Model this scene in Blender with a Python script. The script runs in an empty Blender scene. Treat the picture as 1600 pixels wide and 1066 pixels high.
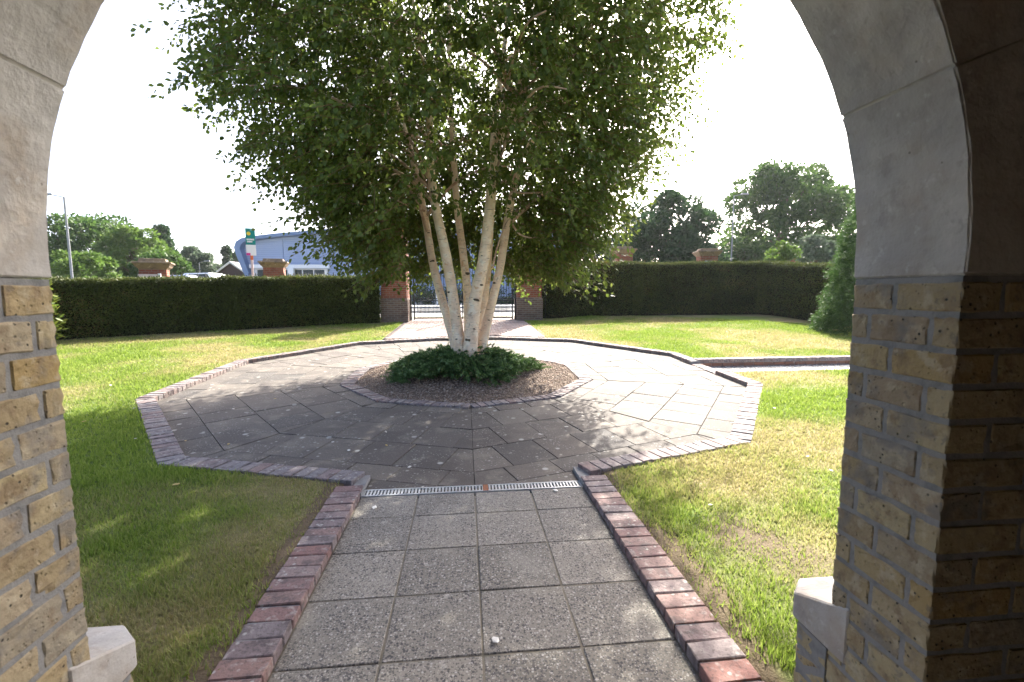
import bpy, bmesh, math, random
import numpy as np
from mathutils import Vector, Matrix, Quaternion

random.seed(7)
rng = np.random.default_rng(11)
sc = bpy.context.scene
COL = sc.collection
R = math.radians

# ------------------------------------------------------------------ camera
F_PX, PITCH, YAW, ROLL, CAM_H, CAM_X = 726.73, R(5.937), R(5.743), R(-.174), 1.605, -.059

def ray(px, py):
    x, y = (px - 800) / F_PX, (py - 533) / F_PX
    c, s = math.cos(-ROLL), math.sin(-ROLL)
    x, y = x * c - y * s, x * s + y * c
    c, s = math.cos(PITCH), math.sin(PITCH)
    yy, zz = c - y * s, -s - y * c
    c, s = math.cos(YAW), math.sin(YAW)
    return Vector((x * c + yy * s, -x * s + yy * c, zz))

EYE = Vector((CAM_X, 0, CAM_H))
def at_y(px, py, Y):
    r = ray(px, py); return EYE + r * (Y / r.y)
def on_slope(px, py, off=.07):
    r = ray(px, py); return EYE + r * ((off - .0382 * 4.5 - CAM_H) / (r.z - .0382 * r.y))

cam = bpy.data.objects.new('camera', bpy.data.cameras.new('camera'))
COL.objects.link(cam)
fw = ray(800, 533).normalized()
rt = (ray(900, 533) - ray(700, 533)).normalized()
up = (ray(800, 433) - ray(800, 633)).normalized()
cam.matrix_world = Matrix(((rt.x, up.x, -fw.x, EYE.x), (rt.y, up.y, -fw.y, EYE.y), (rt.z, up.z, -fw.z, EYE.z), (0, 0, 0, 1)))
cam.data.sensor_width = 36
cam.data.lens = F_PX / 1600 * 36
cam.data.clip_end = 3000
cam.data.clip_start = .05
cam.data.dof.use_dof = True
cam.data.dof.focus_distance = 8
cam.data.dof.aperture_fstop = 4.5
sc.camera = cam

# ------------------------------------------------------------------ sky, sun, exposure
SUN_AZ, SUN_EL = R(25), R(38)          # azimuth clockwise from +Y
w = bpy.data.worlds.new('World'); sc.world = w; w.use_nodes = True
nt = w.node_tree
sky = nt.nodes.new('ShaderNodeTexSky'); sky.sky_type = 'NISHITA'; sky.sun_disc = False
sky.sun_elevation = SUN_EL; sky.sun_rotation = SUN_AZ
sky.air_density = .55; sky.dust_density = 4.5; sky.ozone_density = 1.0
nt.links.new(sky.outputs[0], nt.nodes['Background'].inputs[0])
nt.nodes['Background'].inputs[1].default_value = .15
sun = bpy.data.objects.new('sun', bpy.data.lights.new('sun', 'SUN')); COL.objects.link(sun)
sun.data.energy = 4.4; sun.data.angle = R(.53); sun.data.color = (1, .95, .86)
sd = Vector((math.sin(SUN_AZ) * math.cos(SUN_EL), math.cos(SUN_AZ) * math.cos(SUN_EL), math.sin(SUN_EL)))
sun.rotation_euler = (-sd).to_track_quat('-Z', 'Y').to_euler()
sun.location = sd * 60
sc.view_settings.view_transform = 'Standard'; sc.view_settings.look = 'None'
sc.view_settings.exposure = 2.14; sc.view_settings.gamma = 1
sc.render.engine = 'CYCLES'
sc.cycles.use_denoising = True
sc.cycles.max_bounces = 8; sc.cycles.transparent_max_bounces = 8
sc.cycles.diffuse_bounces = 4

# ------------------------------------------------------------------ material helpers
class M:
    """small node-graph builder around one Principled material"""
    def __init__(s, name, col, rough=.8, spec=.3):
        s.m = bpy.data.materials.new(name); s.m.use_nodes = True
        s.t = s.m.node_tree; s.b = s.t.nodes['Principled BSDF']
        s.b.inputs['Roughness'].default_value = rough
        s.b.inputs['Specular IOR Level'].default_value = spec
        s.pos = s.t.nodes.new('ShaderNodeNewGeometry').outputs['Position']
        rgb = s.t.nodes.new('ShaderNodeRGB'); rgb.outputs[0].default_value = (*col, 1)
        s.c = rgb.outputs[0]; s.h = None
    def n(s, k, **kw):
        o = s.t.nodes.new(k)
        for a, v in kw.items(): setattr(o, a, v)
        return o
    def link(s, a, b): s.t.links.new(a, b)
    def noise(s, scale, detail=4, rough=.6, vec=None):
        o = s.n('ShaderNodeTexNoise'); o.inputs['Scale'].default_value = scale
        o.inputs['Detail'].default_value = detail; o.inputs['Roughness'].default_value = rough
        s.link(vec or s.pos, o.inputs['Vector']); return o.outputs['Fac']
    def voro(s, scale, out='Distance', rnd=1.0):
        o = s.n('ShaderNodeTexVoronoi'); o.inputs['Scale'].default_value = scale
        o.inputs['Randomness'].default_value = rnd
        s.link(s.pos, o.inputs['Vector']); return o.outputs[out]
    def rng(s, f, lo, hi, a=0., b=1.):
        o = s.n('ShaderNodeMapRange'); o.interpolation_type = 'SMOOTHSTEP'
        for i, v in enumerate((lo, hi, a, b)): o.inputs[i + 1].default_value = v
        s.link(f, o.inputs[0]); return o.outputs[0]
    def math(s, op, a, b):
        o = s.n('ShaderNodeMath', operation=op)
        for i, v in enumerate((a, b)):
            if isinstance(v, (int, float)): o.inputs[i].default_value = v
            else: s.link(v, o.inputs[i])
        return o.outputs[0]
    def mix(s, fac, col, mode='MIX'):
        o = s.n('ShaderNodeMix', data_type='RGBA', blend_type=mode)
        if isinstance(fac, (int, float)): o.inputs[0].default_value = fac
        else: s.link(fac, o.inputs[0])
        s.link(s.c, o.inputs[6])
        if isinstance(col, tuple): o.inputs[7].default_value = (*col, 1)
        else: s.link(col, o.inputs[7])
        s.c = o.outputs[2]; return s
    def patch(s, col, scale, lo, hi, amt=1., detail=4, mode='MIX'):
        return s.mix(s.rng(s.noise(scale, detail), lo, hi, 0, amt), col, mode)
    def spots(s, col, scale, size, amt=1., soft=.3, gate=None):
        f = s.rng(s.voro(scale), size * (1 - soft), size, amt, 0)
        if gate: f = s.math('MULTIPLY', f, s.rng(s.noise(gate[0], 2), gate[1], gate[1] + .08))
        return s.mix(f, col)
    def ramp(s, fac, stops, const=False):
        o = s.n('ShaderNodeValToRGB'); e = o.color_ramp.elements
        if const: o.color_ramp.interpolation = 'CONSTANT'
        while len(e) < len(stops): e.new(.5)
        for k, (p, c) in enumerate(stops): e[k].position = p; e[k].color = (*c, 1)
        s.link(fac, o.inputs[0]); return o.outputs[0]
    def palette(s, stops, const=False):
        s.c = s.ramp(s.n('ShaderNodeObjectInfo').outputs['Random'], stops, const); return s
    def attr(s, name):
        o = s.n('ShaderNodeAttribute'); o.attribute_name = name; return o.outputs['Fac']
    def bump(s, f, strength=.4, dist=.01):
        o = s.n('ShaderNodeBump'); o.inputs['Strength'].default_value = strength; o.inputs['Distance'].default_value = dist
        s.link(f, o.inputs['Height'])
        if s.h: s.link(s.h, o.inputs['Normal'])
        s.h = o.outputs['Normal']; return s
    def done(s, translucent=0., tcol=None):
        s.link(s.c, s.b.inputs['Base Color'])
        if s.h: s.link(s.h, s.b.inputs['Normal'])
        if translucent:
            tr = s.n('ShaderNodeBsdfTranslucent'); mx = s.n('ShaderNodeMixShader'); mx.inputs[0].default_value = translucent
            if tcol: s.mix(1., tcol, 'MULTIPLY')
            s.link(s.c, tr.inputs[0])
            s.link(s.b.outputs[0], mx.inputs[1]); s.link(tr.outputs[0], mx.inputs[2])
            s.link(mx.outputs[0], s.t.nodes['Material Output'].inputs['Surface'])
        return s.m

def brick_tex(name, c1, c2, mortar, rough=.85, bw=.225, bh=.075, mort=.012, horizontal=False):
    m = M(name, c1, rough)
    sx = m.n('ShaderNodeSeparateXYZ'); m.link(m.pos, sx.inputs[0])
    cb = m.n('ShaderNodeCombineXYZ')
    if horizontal: m.link(sx.outputs[0], cb.inputs[0]); m.link(sx.outputs[1], cb.inputs[1])
    else: m.link(m.math('ADD', sx.outputs[0], sx.outputs[1]), cb.inputs[0]); m.link(sx.outputs[2], cb.inputs[1])
    b = m.n('ShaderNodeTexBrick'); m.link(cb.outputs[0], b.inputs['Vector'])
    for k, v in (('Color1', (*c1, 1)), ('Color2', (*c2, 1)), ('Mortar', (*mortar, 1)), ('Scale', 1.), ('Brick Width', bw), ('Row Height', bh), ('Mortar Size', mort)):
        b.inputs[k].default_value = v
    m.c = b.outputs['Color']
    m.patch(tuple(v * .45 for v in c2), 3, .5, .75, .6).patch((.35, .33, .3), 9, .62, .8, .35)
    m.bump(b.outputs['Fac'], -.6, .008).bump(m.noise(60), .3, .004)
    return m.done()

MT = {}
# London stock brick, one colour per brick
m = M('stock_brick', (.4, .3, .15), .9)
m.palette([(0, (.36, .28, .145)), (.2, (.29, .23, .14)), (.4, (.40, .33, .19)), (.55, (.255, .195, .13)), (.7, (.37, .31, .21)), (.85, (.33, .24, .11)), (1, (.28, .245, .185))])
m.patch((.20, .14, .085), 14, .5, .68, .75).patch((.44, .38, .27), 22, .52, .68, .6).patch((.16, .155, .15), 8, .52, .68, .65).patch((.11, .10, .09), 30, .6, .7, .5)
m.spots((.05, .045, .04), 55, .22, .9, .4, gate=(9, .52))
m.bump(m.noise(35, 6), .7, .012).bump(m.rng(m.voro(55), .05, .25), .6, .006)
MT['stock'] = m.done()
m = M('mortar', (.24, .235, .225), .95); m.patch((.15, .15, .15), 18, .45, .7, .8); m.bump(m.noise(90), .6, .006); MT['mortar'] = m.done()
m = M('lime_mortar', (.42, .39, .34), .9); m.patch((.3, .28, .25), 30, .45, .7, .8); MT['lime'] = m.done()
m = M('limestone', (.43, .405, .37), .85)
m.patch((.36, .30, .235), 3.2, .47, .66, .85).patch((.50, .475, .44), 7, .48, .66, .6).patch((.30, .285, .27), 2.2, .5, .68, .7).patch((.27, .25, .225), 11, .56, .7, .6).patch((.52, .5, .47), 26, .6, .72, .6)
m.patch((.30, .28, .25), 45, .56, .7, .55).spots((.16, .14, .12), 16, .06, .8, .4)
m.spots((.22, .2, .18), 5, .05, .7, .5)
m.bump(m.noise(8, 6), .5, .03).bump(m.noise(120), .25, .003); MT['stone'] = m.done()
MT['house_brick'] = brick_tex('house_brick', (.36, .28, .15), (.28, .2, .12), (.24, .235, .225))
m = M('plaster', (.30, .24, .18), .95); m.patch((.2, .17, .13), 2, .45, .7, .7); MT['plaster'] = m.done()
# exposed-aggregate path slab
m = M('aggregate_slab', (.30, .28, .24), .85)
m.palette([(0, (.165, .15, .125)), (.5, (.205, .187, .158)), (1, (.24, .217, .18))])
vc = m.n('ShaderNodeTexVoronoi'); vc.inputs['Scale'].default_value = 68; m.link(m.pos, vc.inputs['Vector'])
bw_ = m.n('ShaderNodeSeparateColor'); m.link(vc.outputs['Color'], bw_.inputs[0])
dark = m.rng(bw_.outputs[0], .52, .56)
chip = m.math('MULTIPLY', dark, m.rng(vc.outputs['Distance'], .35, .6, 1, 0))
chip = m.math('MULTIPLY', chip, m.rng(m.noise(4, 3), .3, .6, .45, 1))
m.mix(m.math('MULTIPLY', chip, .78), (.032, .033, .037))
v2 = m.n('ShaderNodeTexVoronoi'); v2.inputs['Scale'].default_value = 140; m.link(m.pos, v2.inputs['Vector'])
s2 = m.n('ShaderNodeSeparateColor'); m.link(v2.outputs['Color'], s2.inputs[0])
m.mix(m.math('MULTIPLY', m.rng(s2.outputs[0], .60, .64), m.rng(v2.outputs['Distance'], .45, .65, .65, 0)), (.05, .05, .055))
m.mix(m.math('MULTIPLY', m.rng(s2.outputs[1], .8, .84), m.rng(v2.outputs['Distance'], .4, .6, .7, 0)), (.42, .39, .34))
lite = m.math('MULTIPLY', m.rng(bw_.outputs[1], .86, .9), m.rng(vc.outputs['Distance'], .3, .5, .8, 0))
m.mix(lite, (.42, .40, .36))
m.patch((.30, .27, .215), 2.4, .55, .75, .45).patch((.17, .16, .135), 1.7, .52, .75, .45).patch((.42, .40, .35), 13, .60, .74, .5).patch((.36, .34, .29), 1.1, .5, .7, .4)
m.bump(vc.outputs['Distance'], -.35, .006).bump(m.noise(30), .4, .006); MT['aggregate'] = m.done()
# patio flag with lichen
m = M('patio_flag', (.3, .27, .23), .85)
m.palette([(0, (.108, .092, .077)), (.25, (.135, .118, .098)), (.45, (.088, .074, .063)), (.62, (.118, .101, .084)), (.8, (.066, .06, .055)), (1, (.145, .125, .102))])
m.patch((.07, .06, .052), 1.6, .45, .66, .75).patch((.20, .175, .14), 3.5, .52, .7, .6).patch((.075, .068, .06), 55, .5, .68, .6).patch((.26, .235, .195), 90, .56, .7, .5)
m.spots((.40, .39, .35), 4.0, .15, .8, .45, gate=(1.1, .42)).spots((.36, .35, .31), 10, .20, .65, .5, gate=(2.3, .46)).spots((.32, .31, .28), 30, .28, .6, .5, gate=(3, .46))
m.bump(m.noise(45, 5), .5, .006); MT['flag'] = m.done()
m = M('joint_soil', (.075, .064, .048), .95); m.patch((.12, .11, .07), 12, .5, .7, .8).patch((.05, .07, .02), 6, .6, .75, .7); m.bump(m.noise(70), .8, .01); MT['joint'] = m.done()
m = M('path_joint', (.17, .15, .115), .95); m.patch((.10, .09, .065), 9, .45, .7, .8).patch((.26, .24, .2), 14, .55, .7, .6); m.bump(m.noise(80), .6, .006); MT['path_joint'] = m.done()
# kerb brick
m = M('kerb_brick', (.3, .15, .12), .85)
m.palette([(0, (.235, .165, .15)), (.14, (.21, .178, .175)), (.28, (.25, .195, .177)), (.42, (.19, .175, .177)), (.56, (.235, .16, .14)), (.7, (.20, .188, .188)), (.84, (.26, .208, .19)), (1, (.225, .20, .193))])
m.patch((.10, .08, .076), 11, .48, .66, .8).patch((.34, .31, .28), 17, .54, .68, .7).patch((.08, .07, .065), 70, .52, .66, .6).spots((.42, .41, .37), 21, .24, .7, .4, gate=(5, .46))
m.bump(m.noise(40, 6), .7, .008); MT['kerb'] = m.done()
m = M('path_edge_brick', (.3, .15, .12), .85)
m.palette([(0, (.225, .125, .108)), (.14, (.21, .16, .152)), (.28, (.25, .155, .13)), (.42, (.19, .166, .166)), (.56, (.235, .12, .10)), (.7, (.22, .188, .182)), (.84, (.25, .175, .155)), (1, (.215, .142, .126))])
m.patch((.10, .08, .076), 11, .48, .66, .8).patch((.34, .31, .28), 17, .54, .68, .7).patch((.08, .07, .065), 70, .52, .66, .6).spots((.42, .41, .37), 21, .24, .7, .4, gate=(5, .46))
m.bump(m.noise(40, 6), .7, .008); MT['kerb_red'] = m.done()
m = M('block_paver', (.36, .29, .25), .85); m.mix(m.rng(m.attr('rnd'), 0, 1, 0, .9), (.28, .2, .17)); m.patch((.4, .37, .33), 6, .5, .7, .6); m.bump(m.noise(50), .4, .005); MT['paver'] = m.done()
m = M('retaining_brick', (.22, .11, .075), .9); m.palette([(0, (.24, .11, .07)), (.5, (.17, .09, .065)), (1, (.28, .15, .1))]); m.patch((.1, .075, .06), 9, .45, .7, .8).patch((.4, .36, .32), 15, .6, .75, .6); m.bump(m.noise(40), .6, .008); MT['retain'] = m.done()
MT['red_brick'] = brick_tex('red_brick', (.27, .085, .045), (.21, .06, .034), (.22, .14, .105), bh=.075)
MT['plinth_brick'] = brick_tex('plinth_brick', (.17, .105, .075), (.12, .075, .06), (.2, .17, .14))
m = M('cap_stone', (.22, .16, .10), .9); m.patch((.10, .08, .062), 6, .45, .7, .8).patch((.4, .33, .22), 11, .55, .7, .6); m.bump(m.noise(30), .5, .01); MT['cap'] = m.done()
m = M('black_iron', (.012, .013, .015), .45, .5); MT['iron'] = m.done()
m = M('galvanised', (.55, .57, .58), .38, .5); m.b.inputs['Metallic'].default_value = .6; m.patch((.4, .41, .42), 30, .45, .7, .7); MT['galv'] = m.done()
m = M('rust', (.28, .12, .06), .9); m.patch((.16, .07, .04), 40, .45, .65, .8); MT['rust'] = m.done()
m = M('dark_void', (.012, .012, .012), .9); MT['void'] = m.done()
m = M('asphalt', (.09, .09, .09), .9); m.patch((.06, .06, .062), 2, .45, .7, .6); m.bump(m.noise(80), .5, .006); MT['asphalt'] = m.done()
m = M('concrete', (.42, .41, .38), .9); m.patch((.33, .32, .3), 1.2, .45, .7, .7); m.bump(m.noise(40), .3, .006); MT['concrete'] = m.done()
m = M('gravel_stone', (.3, .24, .18), .85)
m.c = m.ramp(m.attr('rnd'), [(0, (.25, .17, .12)), (.25, (.34, .26, .19)), (.5, (.19, .13, .10)), (.75, (.40, .32, .24)), (.9, (.27, .2, .16)), (1, (.5, .43, .36))]); MT['gravel'] = m.done()
m = M('pale_gravel', (.4, .38, .35), .85); m.c = m.ramp(m.attr('rnd'), [(0, (.3, .27, .24)), (.5, (.45, .43, .4)), (1, (.6, .58, .55))]); MT['pale_gravel'] = m.done()
m = M('planter_soil', (.13, .095, .07), .95); m.patch((.24, .18, .13), 40, .45, .65, .9).patch((.32, .17, .09), 3, .6, .75, .5); m.bump(m.noise(60), .9, .015); MT['soil'] = m.done()

# turf (the sheet under the blades): 'dry' says how parched, 'bare' how bald
def turf(name, blade):
    m = M(name, (.14, .19, .04), .7 if blade else .95, .25)
    dry = m.attr('dry'); bare = m.attr('bare')
    if blade:
        r = m.attr('rnd')
        m.c = m.ramp(r, [(0, (.13, .20, .028)), (.4, (.185, .27, .038)), (.7, (.23, .31, .05)), (1, (.31, .37, .09))])
        m.mix(m.rng(dry, .25, .9, 0, .92), m.ramp(r, [(0, (.32, .28, .12)), (.5, (.42, .36, .18)), (1, (.27, .27, .09))]))
        return m.done(.45)
    m.patch((.08, .125, .024), 14, .4, .65, .8)
    m.mix(m.rng(dry, .3, .95, 0, .9), (.25, .2, .1)).mix(m.rng(bare, .35, .8, 0, .95), (.13, .095, .06))
    m.patch((.06, .045, .03), 30, .55, .75, .5)
    m.bump(m.noise(60, 5), .8, .02)
    return m.done()
MT['turf'] = turf('turf', False); MT['blade'] = turf('grass_blade', True)
def leafmat(name, stops, trans, rough=.5, spec=.35):
    m = M(name, (.05, .1, .02), rough, spec); m.c = m.ramp(m.attr('rnd'), stops); return m.done(trans)
MT['birch_leaf'] = leafmat('birch_leaf', [(0, (.066, .10, .018)), (.45, (.108, .152, .028)), (.8, (.15, .19, .037)), (.96, (.2, .23, .05)), (.985, (.24, .21, .05)), (1, (.2, .17, .05))], .5, .42, .4)
MT['juniper'] = leafmat('juniper_needle', [(0, (.055, .105, .03)), (.6, (.105, .18, .05)), (.88, (.16, .26, .09)), (1, (.24, .35, .17))], .15, .6)
MT['yew'] = leafmat('yew_sprig', [(0, (.05, .062, .016)), (.45, (.085, .105, .024)), (.8, (.13, .15, .034)), (.9, (.18, .10, .045)), (1, (.22, .21, .05))], .25, .6)
m = M('yew_core', (.022, .022, .010), .95); m.patch((.06, .036, .02), 5, .45, .65, .9); MT['yew_core'] = m.done()
MT['conifer'] = leafmat('cypress_spray', [(0, (.03, .07, .02)), (.6, (.06, .125, .03)), (1, (.12, .2, .05))], .25, .6)
MT['laurel'] = leafmat('laurel_leaf', [(0, (.10, .17, .025)), (1, (.26, .28, .05))], .4, .4)
MT['tree_mid'] = leafmat('tree_leaf_mid', [(0, (.035, .075, .016)), (.6, (.06, .115, .024)), (1, (.10, .165, .035))], .4, .6)
MT['tree_light'] = leafmat('tree_leaf_light', [(0, (.06, .115, .022)), (.6, (.10, .17, .03)), (1, (.16, .23, .05))], .42, .6)
MT['tree_dark'] = leafmat('tree_leaf_dark', [(0, (.018, .045, .016)), (.6, (.032, .068, .022)), (1, (.055, .1, .03))], .3, .6)
MT['tree_grey'] = leafmat('tree_leaf_grey', [(0, (.06, .09, .05)), (.6, (.1, .14, .085)), (1, (.16, .2, .13))], .35, .6)
m = M('bark', (.11, .085, .06), .95); m.patch((.06, .05, .04), 12, .45, .7, .8); m.bump(m.noise(20), .8, .02); MT['bark'] = m.done()
# birch bark: cream-pink, dark lenticels in rings, peeling orange patches
m = M('birch_bark', (.82, .64, .47), .65, .3)
m.patch((.68, .50, .36), 4.5, .47, .64, .85).patch((.85, .74, .6), 8, .5, .64, .8).patch((.60, .32, .15), 6, .62, .7, .7).patch((.30, .24, .19), 11, .6, .7, .6)
sx = m.n('ShaderNodeMapping'); sx.inputs['Scale'].default_value = (5, 5, 55); m.link(m.pos, sx.inputs[0])
ring = m.noise(1.6, 3, .6, sx.outputs[0]); m.mix(m.rng(ring, .6, .68, 0, .8), (.16, .11, .08))
m.mix(m.rng(m.attr('scar'), .3, .8), (.045, .03, .022))
m.bump(ring, .25, .006).bump(m.noise(25), .3, .008); MT['birch_bark'] = m.done()
m = M('birch_twig', (.17, .085, .05), .7); MT['twig'] = m.done()
m = M('birch_limb', (.50, .36, .26), .7); m.patch((.34, .2, .13), 9, .45, .65, .8).patch((.66, .53, .42), 14, .55, .7, .7); MT['limb'] = m.done()
m = M('blue_cladding', (.27, .335, .48), .45, .5)
wv = m.n('ShaderNodeTexWave', bands_direction='Z'); wv.inputs['Scale'].default_value = 1.6; m.link(m.pos, wv.inputs['Vector'])
m.mix(m.rng(wv.outputs['Fac'], .0, .12, .5, 0), (.12, .17, .3)); m.bump(wv.outputs['Fac'], .3, .03); MT['cladding'] = m.done()
m = M('blue_fascia', (.12, .18, .30), .4, .5); MT['fascia'] = m.done()
m = M('white_paint', (.75, .75, .74), .5); m.patch((.6, .6, .58), 5, .55, .75, .5); MT['white'] = m.done()
m = M('dark_glass', (.02, .03, .03), .08, .6); MT['glass'] = m.done()
m = M('sign_green', (.01, .22, .19), .4); MT['green'] = m.done()
m = M('sign_yellow', (.75, .6, .06), .4); MT['yellow'] = m.done()
m = M('sign_pink', (.6, .03, .22), .4); MT['pink'] = m.done()
m = M('orange_paint', (.6, .14, .05), .5); MT['orange'] = m.done()
m = M('timber', (.62, .5, .46), .8); m.patch((.5, .4, .36), 6, .45, .7, .6); MT['timber'] = m.done()
m = M('grey_steel', (.22, .23, .23), .5, .4); MT['steel'] = m.done()
m = M('slate_roof', (.16, .15, .16), .8); m.bump(m.noise(9), .4, .03); MT['slate'] = m.done()
m = M('dark_timber', (.07, .05, .055), .8); MT['dark_timber'] = m.done()
m = M('car_silver', (.5, .52, .55), .25, .6); m.b.inputs['Metallic'].default_value = .5; MT['silver'] = m.done()
m = M('car_white', (.75, .76, .77), .25, .6); MT['car_white'] = m.done()
m = M('tyre', (.02, .02, .02), .8); MT['tyre'] = m.done()
m = M('blue_board', (.3, .42, .62), .5); MT['blue_board'] = m.done()
m = M('leaf_dead', (.5, .45, .36), .8); m.palette([(0, (.62, .6, .54)), (.4, (.55, .5, .42)), (.7, (.45, .33, .12)), (1, (.32, .14, .06))], True); MT['dead'] = m.done()

# ------------------------------------------------------------------ mesh helpers
def mesh_np(name, V, Fc, attrs=None, smooth=False):
    """V (n,3); Fc (m,k) one polygon size"""
    me = bpy.data.meshes.new(name)
    V = np.asarray(V, np.float32); Fc = np.asarray(Fc, np.int32); k = Fc.shape[1]
    me.vertices.add(len(V)); me.vertices.foreach_set('co', V.ravel())
    me.loops.add(Fc.size); me.loops.foreach_set('vertex_index', Fc.ravel())
    me.polygons.add(len(Fc))
    me.polygons.foreach_set('loop_start', np.arange(0, Fc.size, k, dtype=np.int32))
    me.update(calc_edges=True)
    if smooth: me.polygons.foreach_set('use_smooth', np.ones(len(Fc), bool))
    for a, d in (attrs or {}).items():
        at = me.attributes.new(a, 'FLOAT', 'POINT'); at.data.foreach_set('value', np.asarray(d, np.float32))
    me.validate()
    return me
def add(name, me, mat=None, parent=None, loc=None):
    o = bpy.data.objects.new(name, me); COL.objects.link(o)
    if mat and me is not None and not me.materials: me.materials.append(MT[mat])
    if parent: o.parent = parent
    if loc is not None: o.location = loc
    return o
def empty(name, loc=(0, 0, 0), rz=0):
    o = bpy.data.objects.new(name, None); COL.objects.link(o); o.location = loc; o.rotation_euler = (0, 0, rz); o.empty_display_size = .2
    return o
def tag(o, label=None, cat=None, group=None, kind=None):
    for k, v in (('label', label), ('category', cat), ('group', group), ('kind', kind)):
        if v: o[k] = v
    return o
class B:
    """collects polygons"""
    def __init__(s): s.v = []; s.f = []
    def poly(s, pts): i = len(s.v); s.v += [tuple(p) for p in pts]; s.f.append(tuple(range(i, i + len(pts)))); return s
    def box(s, a, b):
        (x0, y0, z0), (x1, y1, z1) = a, b; i = len(s.v)
        s.v += [(x0, y0, z0), (x1, y0, z0), (x1, y1, z0), (x0, y1, z0), (x0, y0, z1), (x1, y0, z1), (x1, y1, z1), (x0, y1, z1)]
        s.f += [tuple(i + k for k in q) for q in ((0, 3, 2, 1), (4, 5, 6, 7), (0, 1, 5, 4), (1, 2, 6, 5), (2, 3, 7, 6), (3, 0, 4, 7))]; return s
    def prism(s, bot, top):
        i = len(s.v); n = len(bot); s.v += [tuple(p) for p in bot] + [tuple(p) for p in top]
        s.f.append(tuple(i + n - 1 - k for k in range(n))); s.f.append(tuple(i + n + k for k in range(n)))
        for k in range(n): j = (k + 1) % n; s.f.append((i + k, i + j, i + n + j, i + n + k))
        return s
    def frustum(s, c, w0, w1, z0, z1, d0=None, d1=None):
        x, y = c; d0 = d0 or w0; d1 = d1 or w1
        q = lambda w, d, z: [(x - w / 2, y - d / 2, z), (x + w / 2, y - d / 2, z), (x + w / 2, y + d / 2, z), (x - w / 2, y + d / 2, z)]
        return s.prism(q(w0, d0, z0), q(w1, d1, z1))
    def tube(s, pts, rad, seg=6, cap=True):
        pts = [Vector(p) for p in pts]; i0 = len(s.v); n = len(pts)
        rad = rad if hasattr(rad, '__len__') else [rad] * n
        for k, p in enumerate(pts):
            t = (pts[min(k + 1, n - 1)] - pts[max(k - 1, 0)]).normalized()
            a = t.cross(Vector((0, 0, 1)) if abs(t.z) < .9 else Vector((1, 0, 0))).normalized(); b = t.cross(a)
            for q in range(seg):
                an = 2 * math.pi * q / seg; s.v.append(tuple(p + (a * math.cos(an) + b * math.sin(an)) * rad[k]))
        for k in range(n - 1):
            for q in range(seg):
                r = (q + 1) % seg; A = i0 + k * seg; s.f.append((A + q, A + r, A + seg + r, A + seg + q))
        if cap:
            s.f.append(tuple(i0 + q for q in range(seg))); s.f.append(tuple(i0 + (n - 1) * seg + seg - 1 - q for q in range(seg)))
        return s
    def mesh(s, name, bevel=0, smooth=False, seg=1):
        me = bpy.data.meshes.new(name); me.from_pydata(s.v, [], s.f)
        bm = bmesh.new(); bm.from_mesh(me)
        bmesh.ops.recalc_face_normals(bm, faces=bm.faces)
        if bevel: bmesh.ops.bevel(bm, geom=bm.edges[:], offset=bevel, segments=seg, affect='EDGES', clamp_overlap=True)
        bm.to_mesh(me); bm.free()
        if smooth: me.polygons.foreach_set('use_smooth', [True] * len(me.polygons))
        me.update(); return me
    def build(s, name, mat, parent=None, bevel=0, smooth=False): return add(name, s.mesh(name, bevel, smooth), mat, parent)

def worn_brick(name, dx, dy, dz, bevel=.006, jit=.003, seed=0):
    """a centred brick with rounded, uneven edges"""
    b = B().box((-dx / 2, -dy / 2, -dz / 2), (dx / 2, dy / 2, dz / 2)); me = b.mesh(name, bevel)
    r = random.Random(seed)
    for v in me.vertices: v.co += Vector((r.uniform(-jit, jit), r.uniform(-jit, jit), r.uniform(-jit, jit)))
    return me

# ------------------------------------------------------------------ terrain functions
DC = (0., 8.34); DR = 4.877; PR = 2.21; KW = .222          # decagon centre / outer radius, planter radius, kerb width
SL = .0382
def pz(y): return SL * np.maximum(0, np.asarray(y, float) - 4.5)
def sstep(a, b, x): t = np.clip((np.asarray(x, float) - a) / (b - a), 0, 1); return t * t * (3 - 2 * t)
def lawn_z(x, y):
    x = np.asarray(x, float); y = np.asarray(y, float)
    z = .07 + SL * np.maximum(0, np.minimum(y, 17.8) - 4.5)
    z = z - .022 * (1 - sstep(3.2, 4.8, y))
    z = z + .08 * sstep(3.2, 5, x) * sstep(14.5, 18.3, y) * (1 - sstep(22, 26, y))
    return z
def deca_dist(x, y):
    """apothem-distance from the patio centre (constant along decagon edges)"""
    a = np.arctan2(y - DC[1], x - DC[0]); r = np.hypot(x - DC[0], y - DC[1])
    k = np.round((a - R(18) + R(18)) / R(36)) * R(36)   # edge normals at 0,36,72...
    return r * np.cos(a - k)
AP = DR * math.cos(R(18)); PAP = PR * math.cos(R(18))
PATH_X = .90; KX = PATH_X + KW; Y_DRAIN = 3.70
CH0, CH1 = 7.72, 8.86     # gravel channel on the right, in Y
def paved(x, y, m=0.):
    x = np.asarray(x, float); y = np.asarray(y, float)
    p = deca_dist(x, y) < AP - m
    p |= (np.abs(x) < KX - m) & (y < 5)
    p |= (x > 4) & (x < 16) & (y > CH0 + m) & (y < CH1 + .2 - m)
    p |= (x > -2.3 + m) & (x < 2.15 - m) & (y > 12.5) & (y < 40)
    p |= (np.abs(x) < 2.05) & (y < 1.3)
    p |= (y < 1.5)
    p |= y > 20.5
    return p
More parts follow.
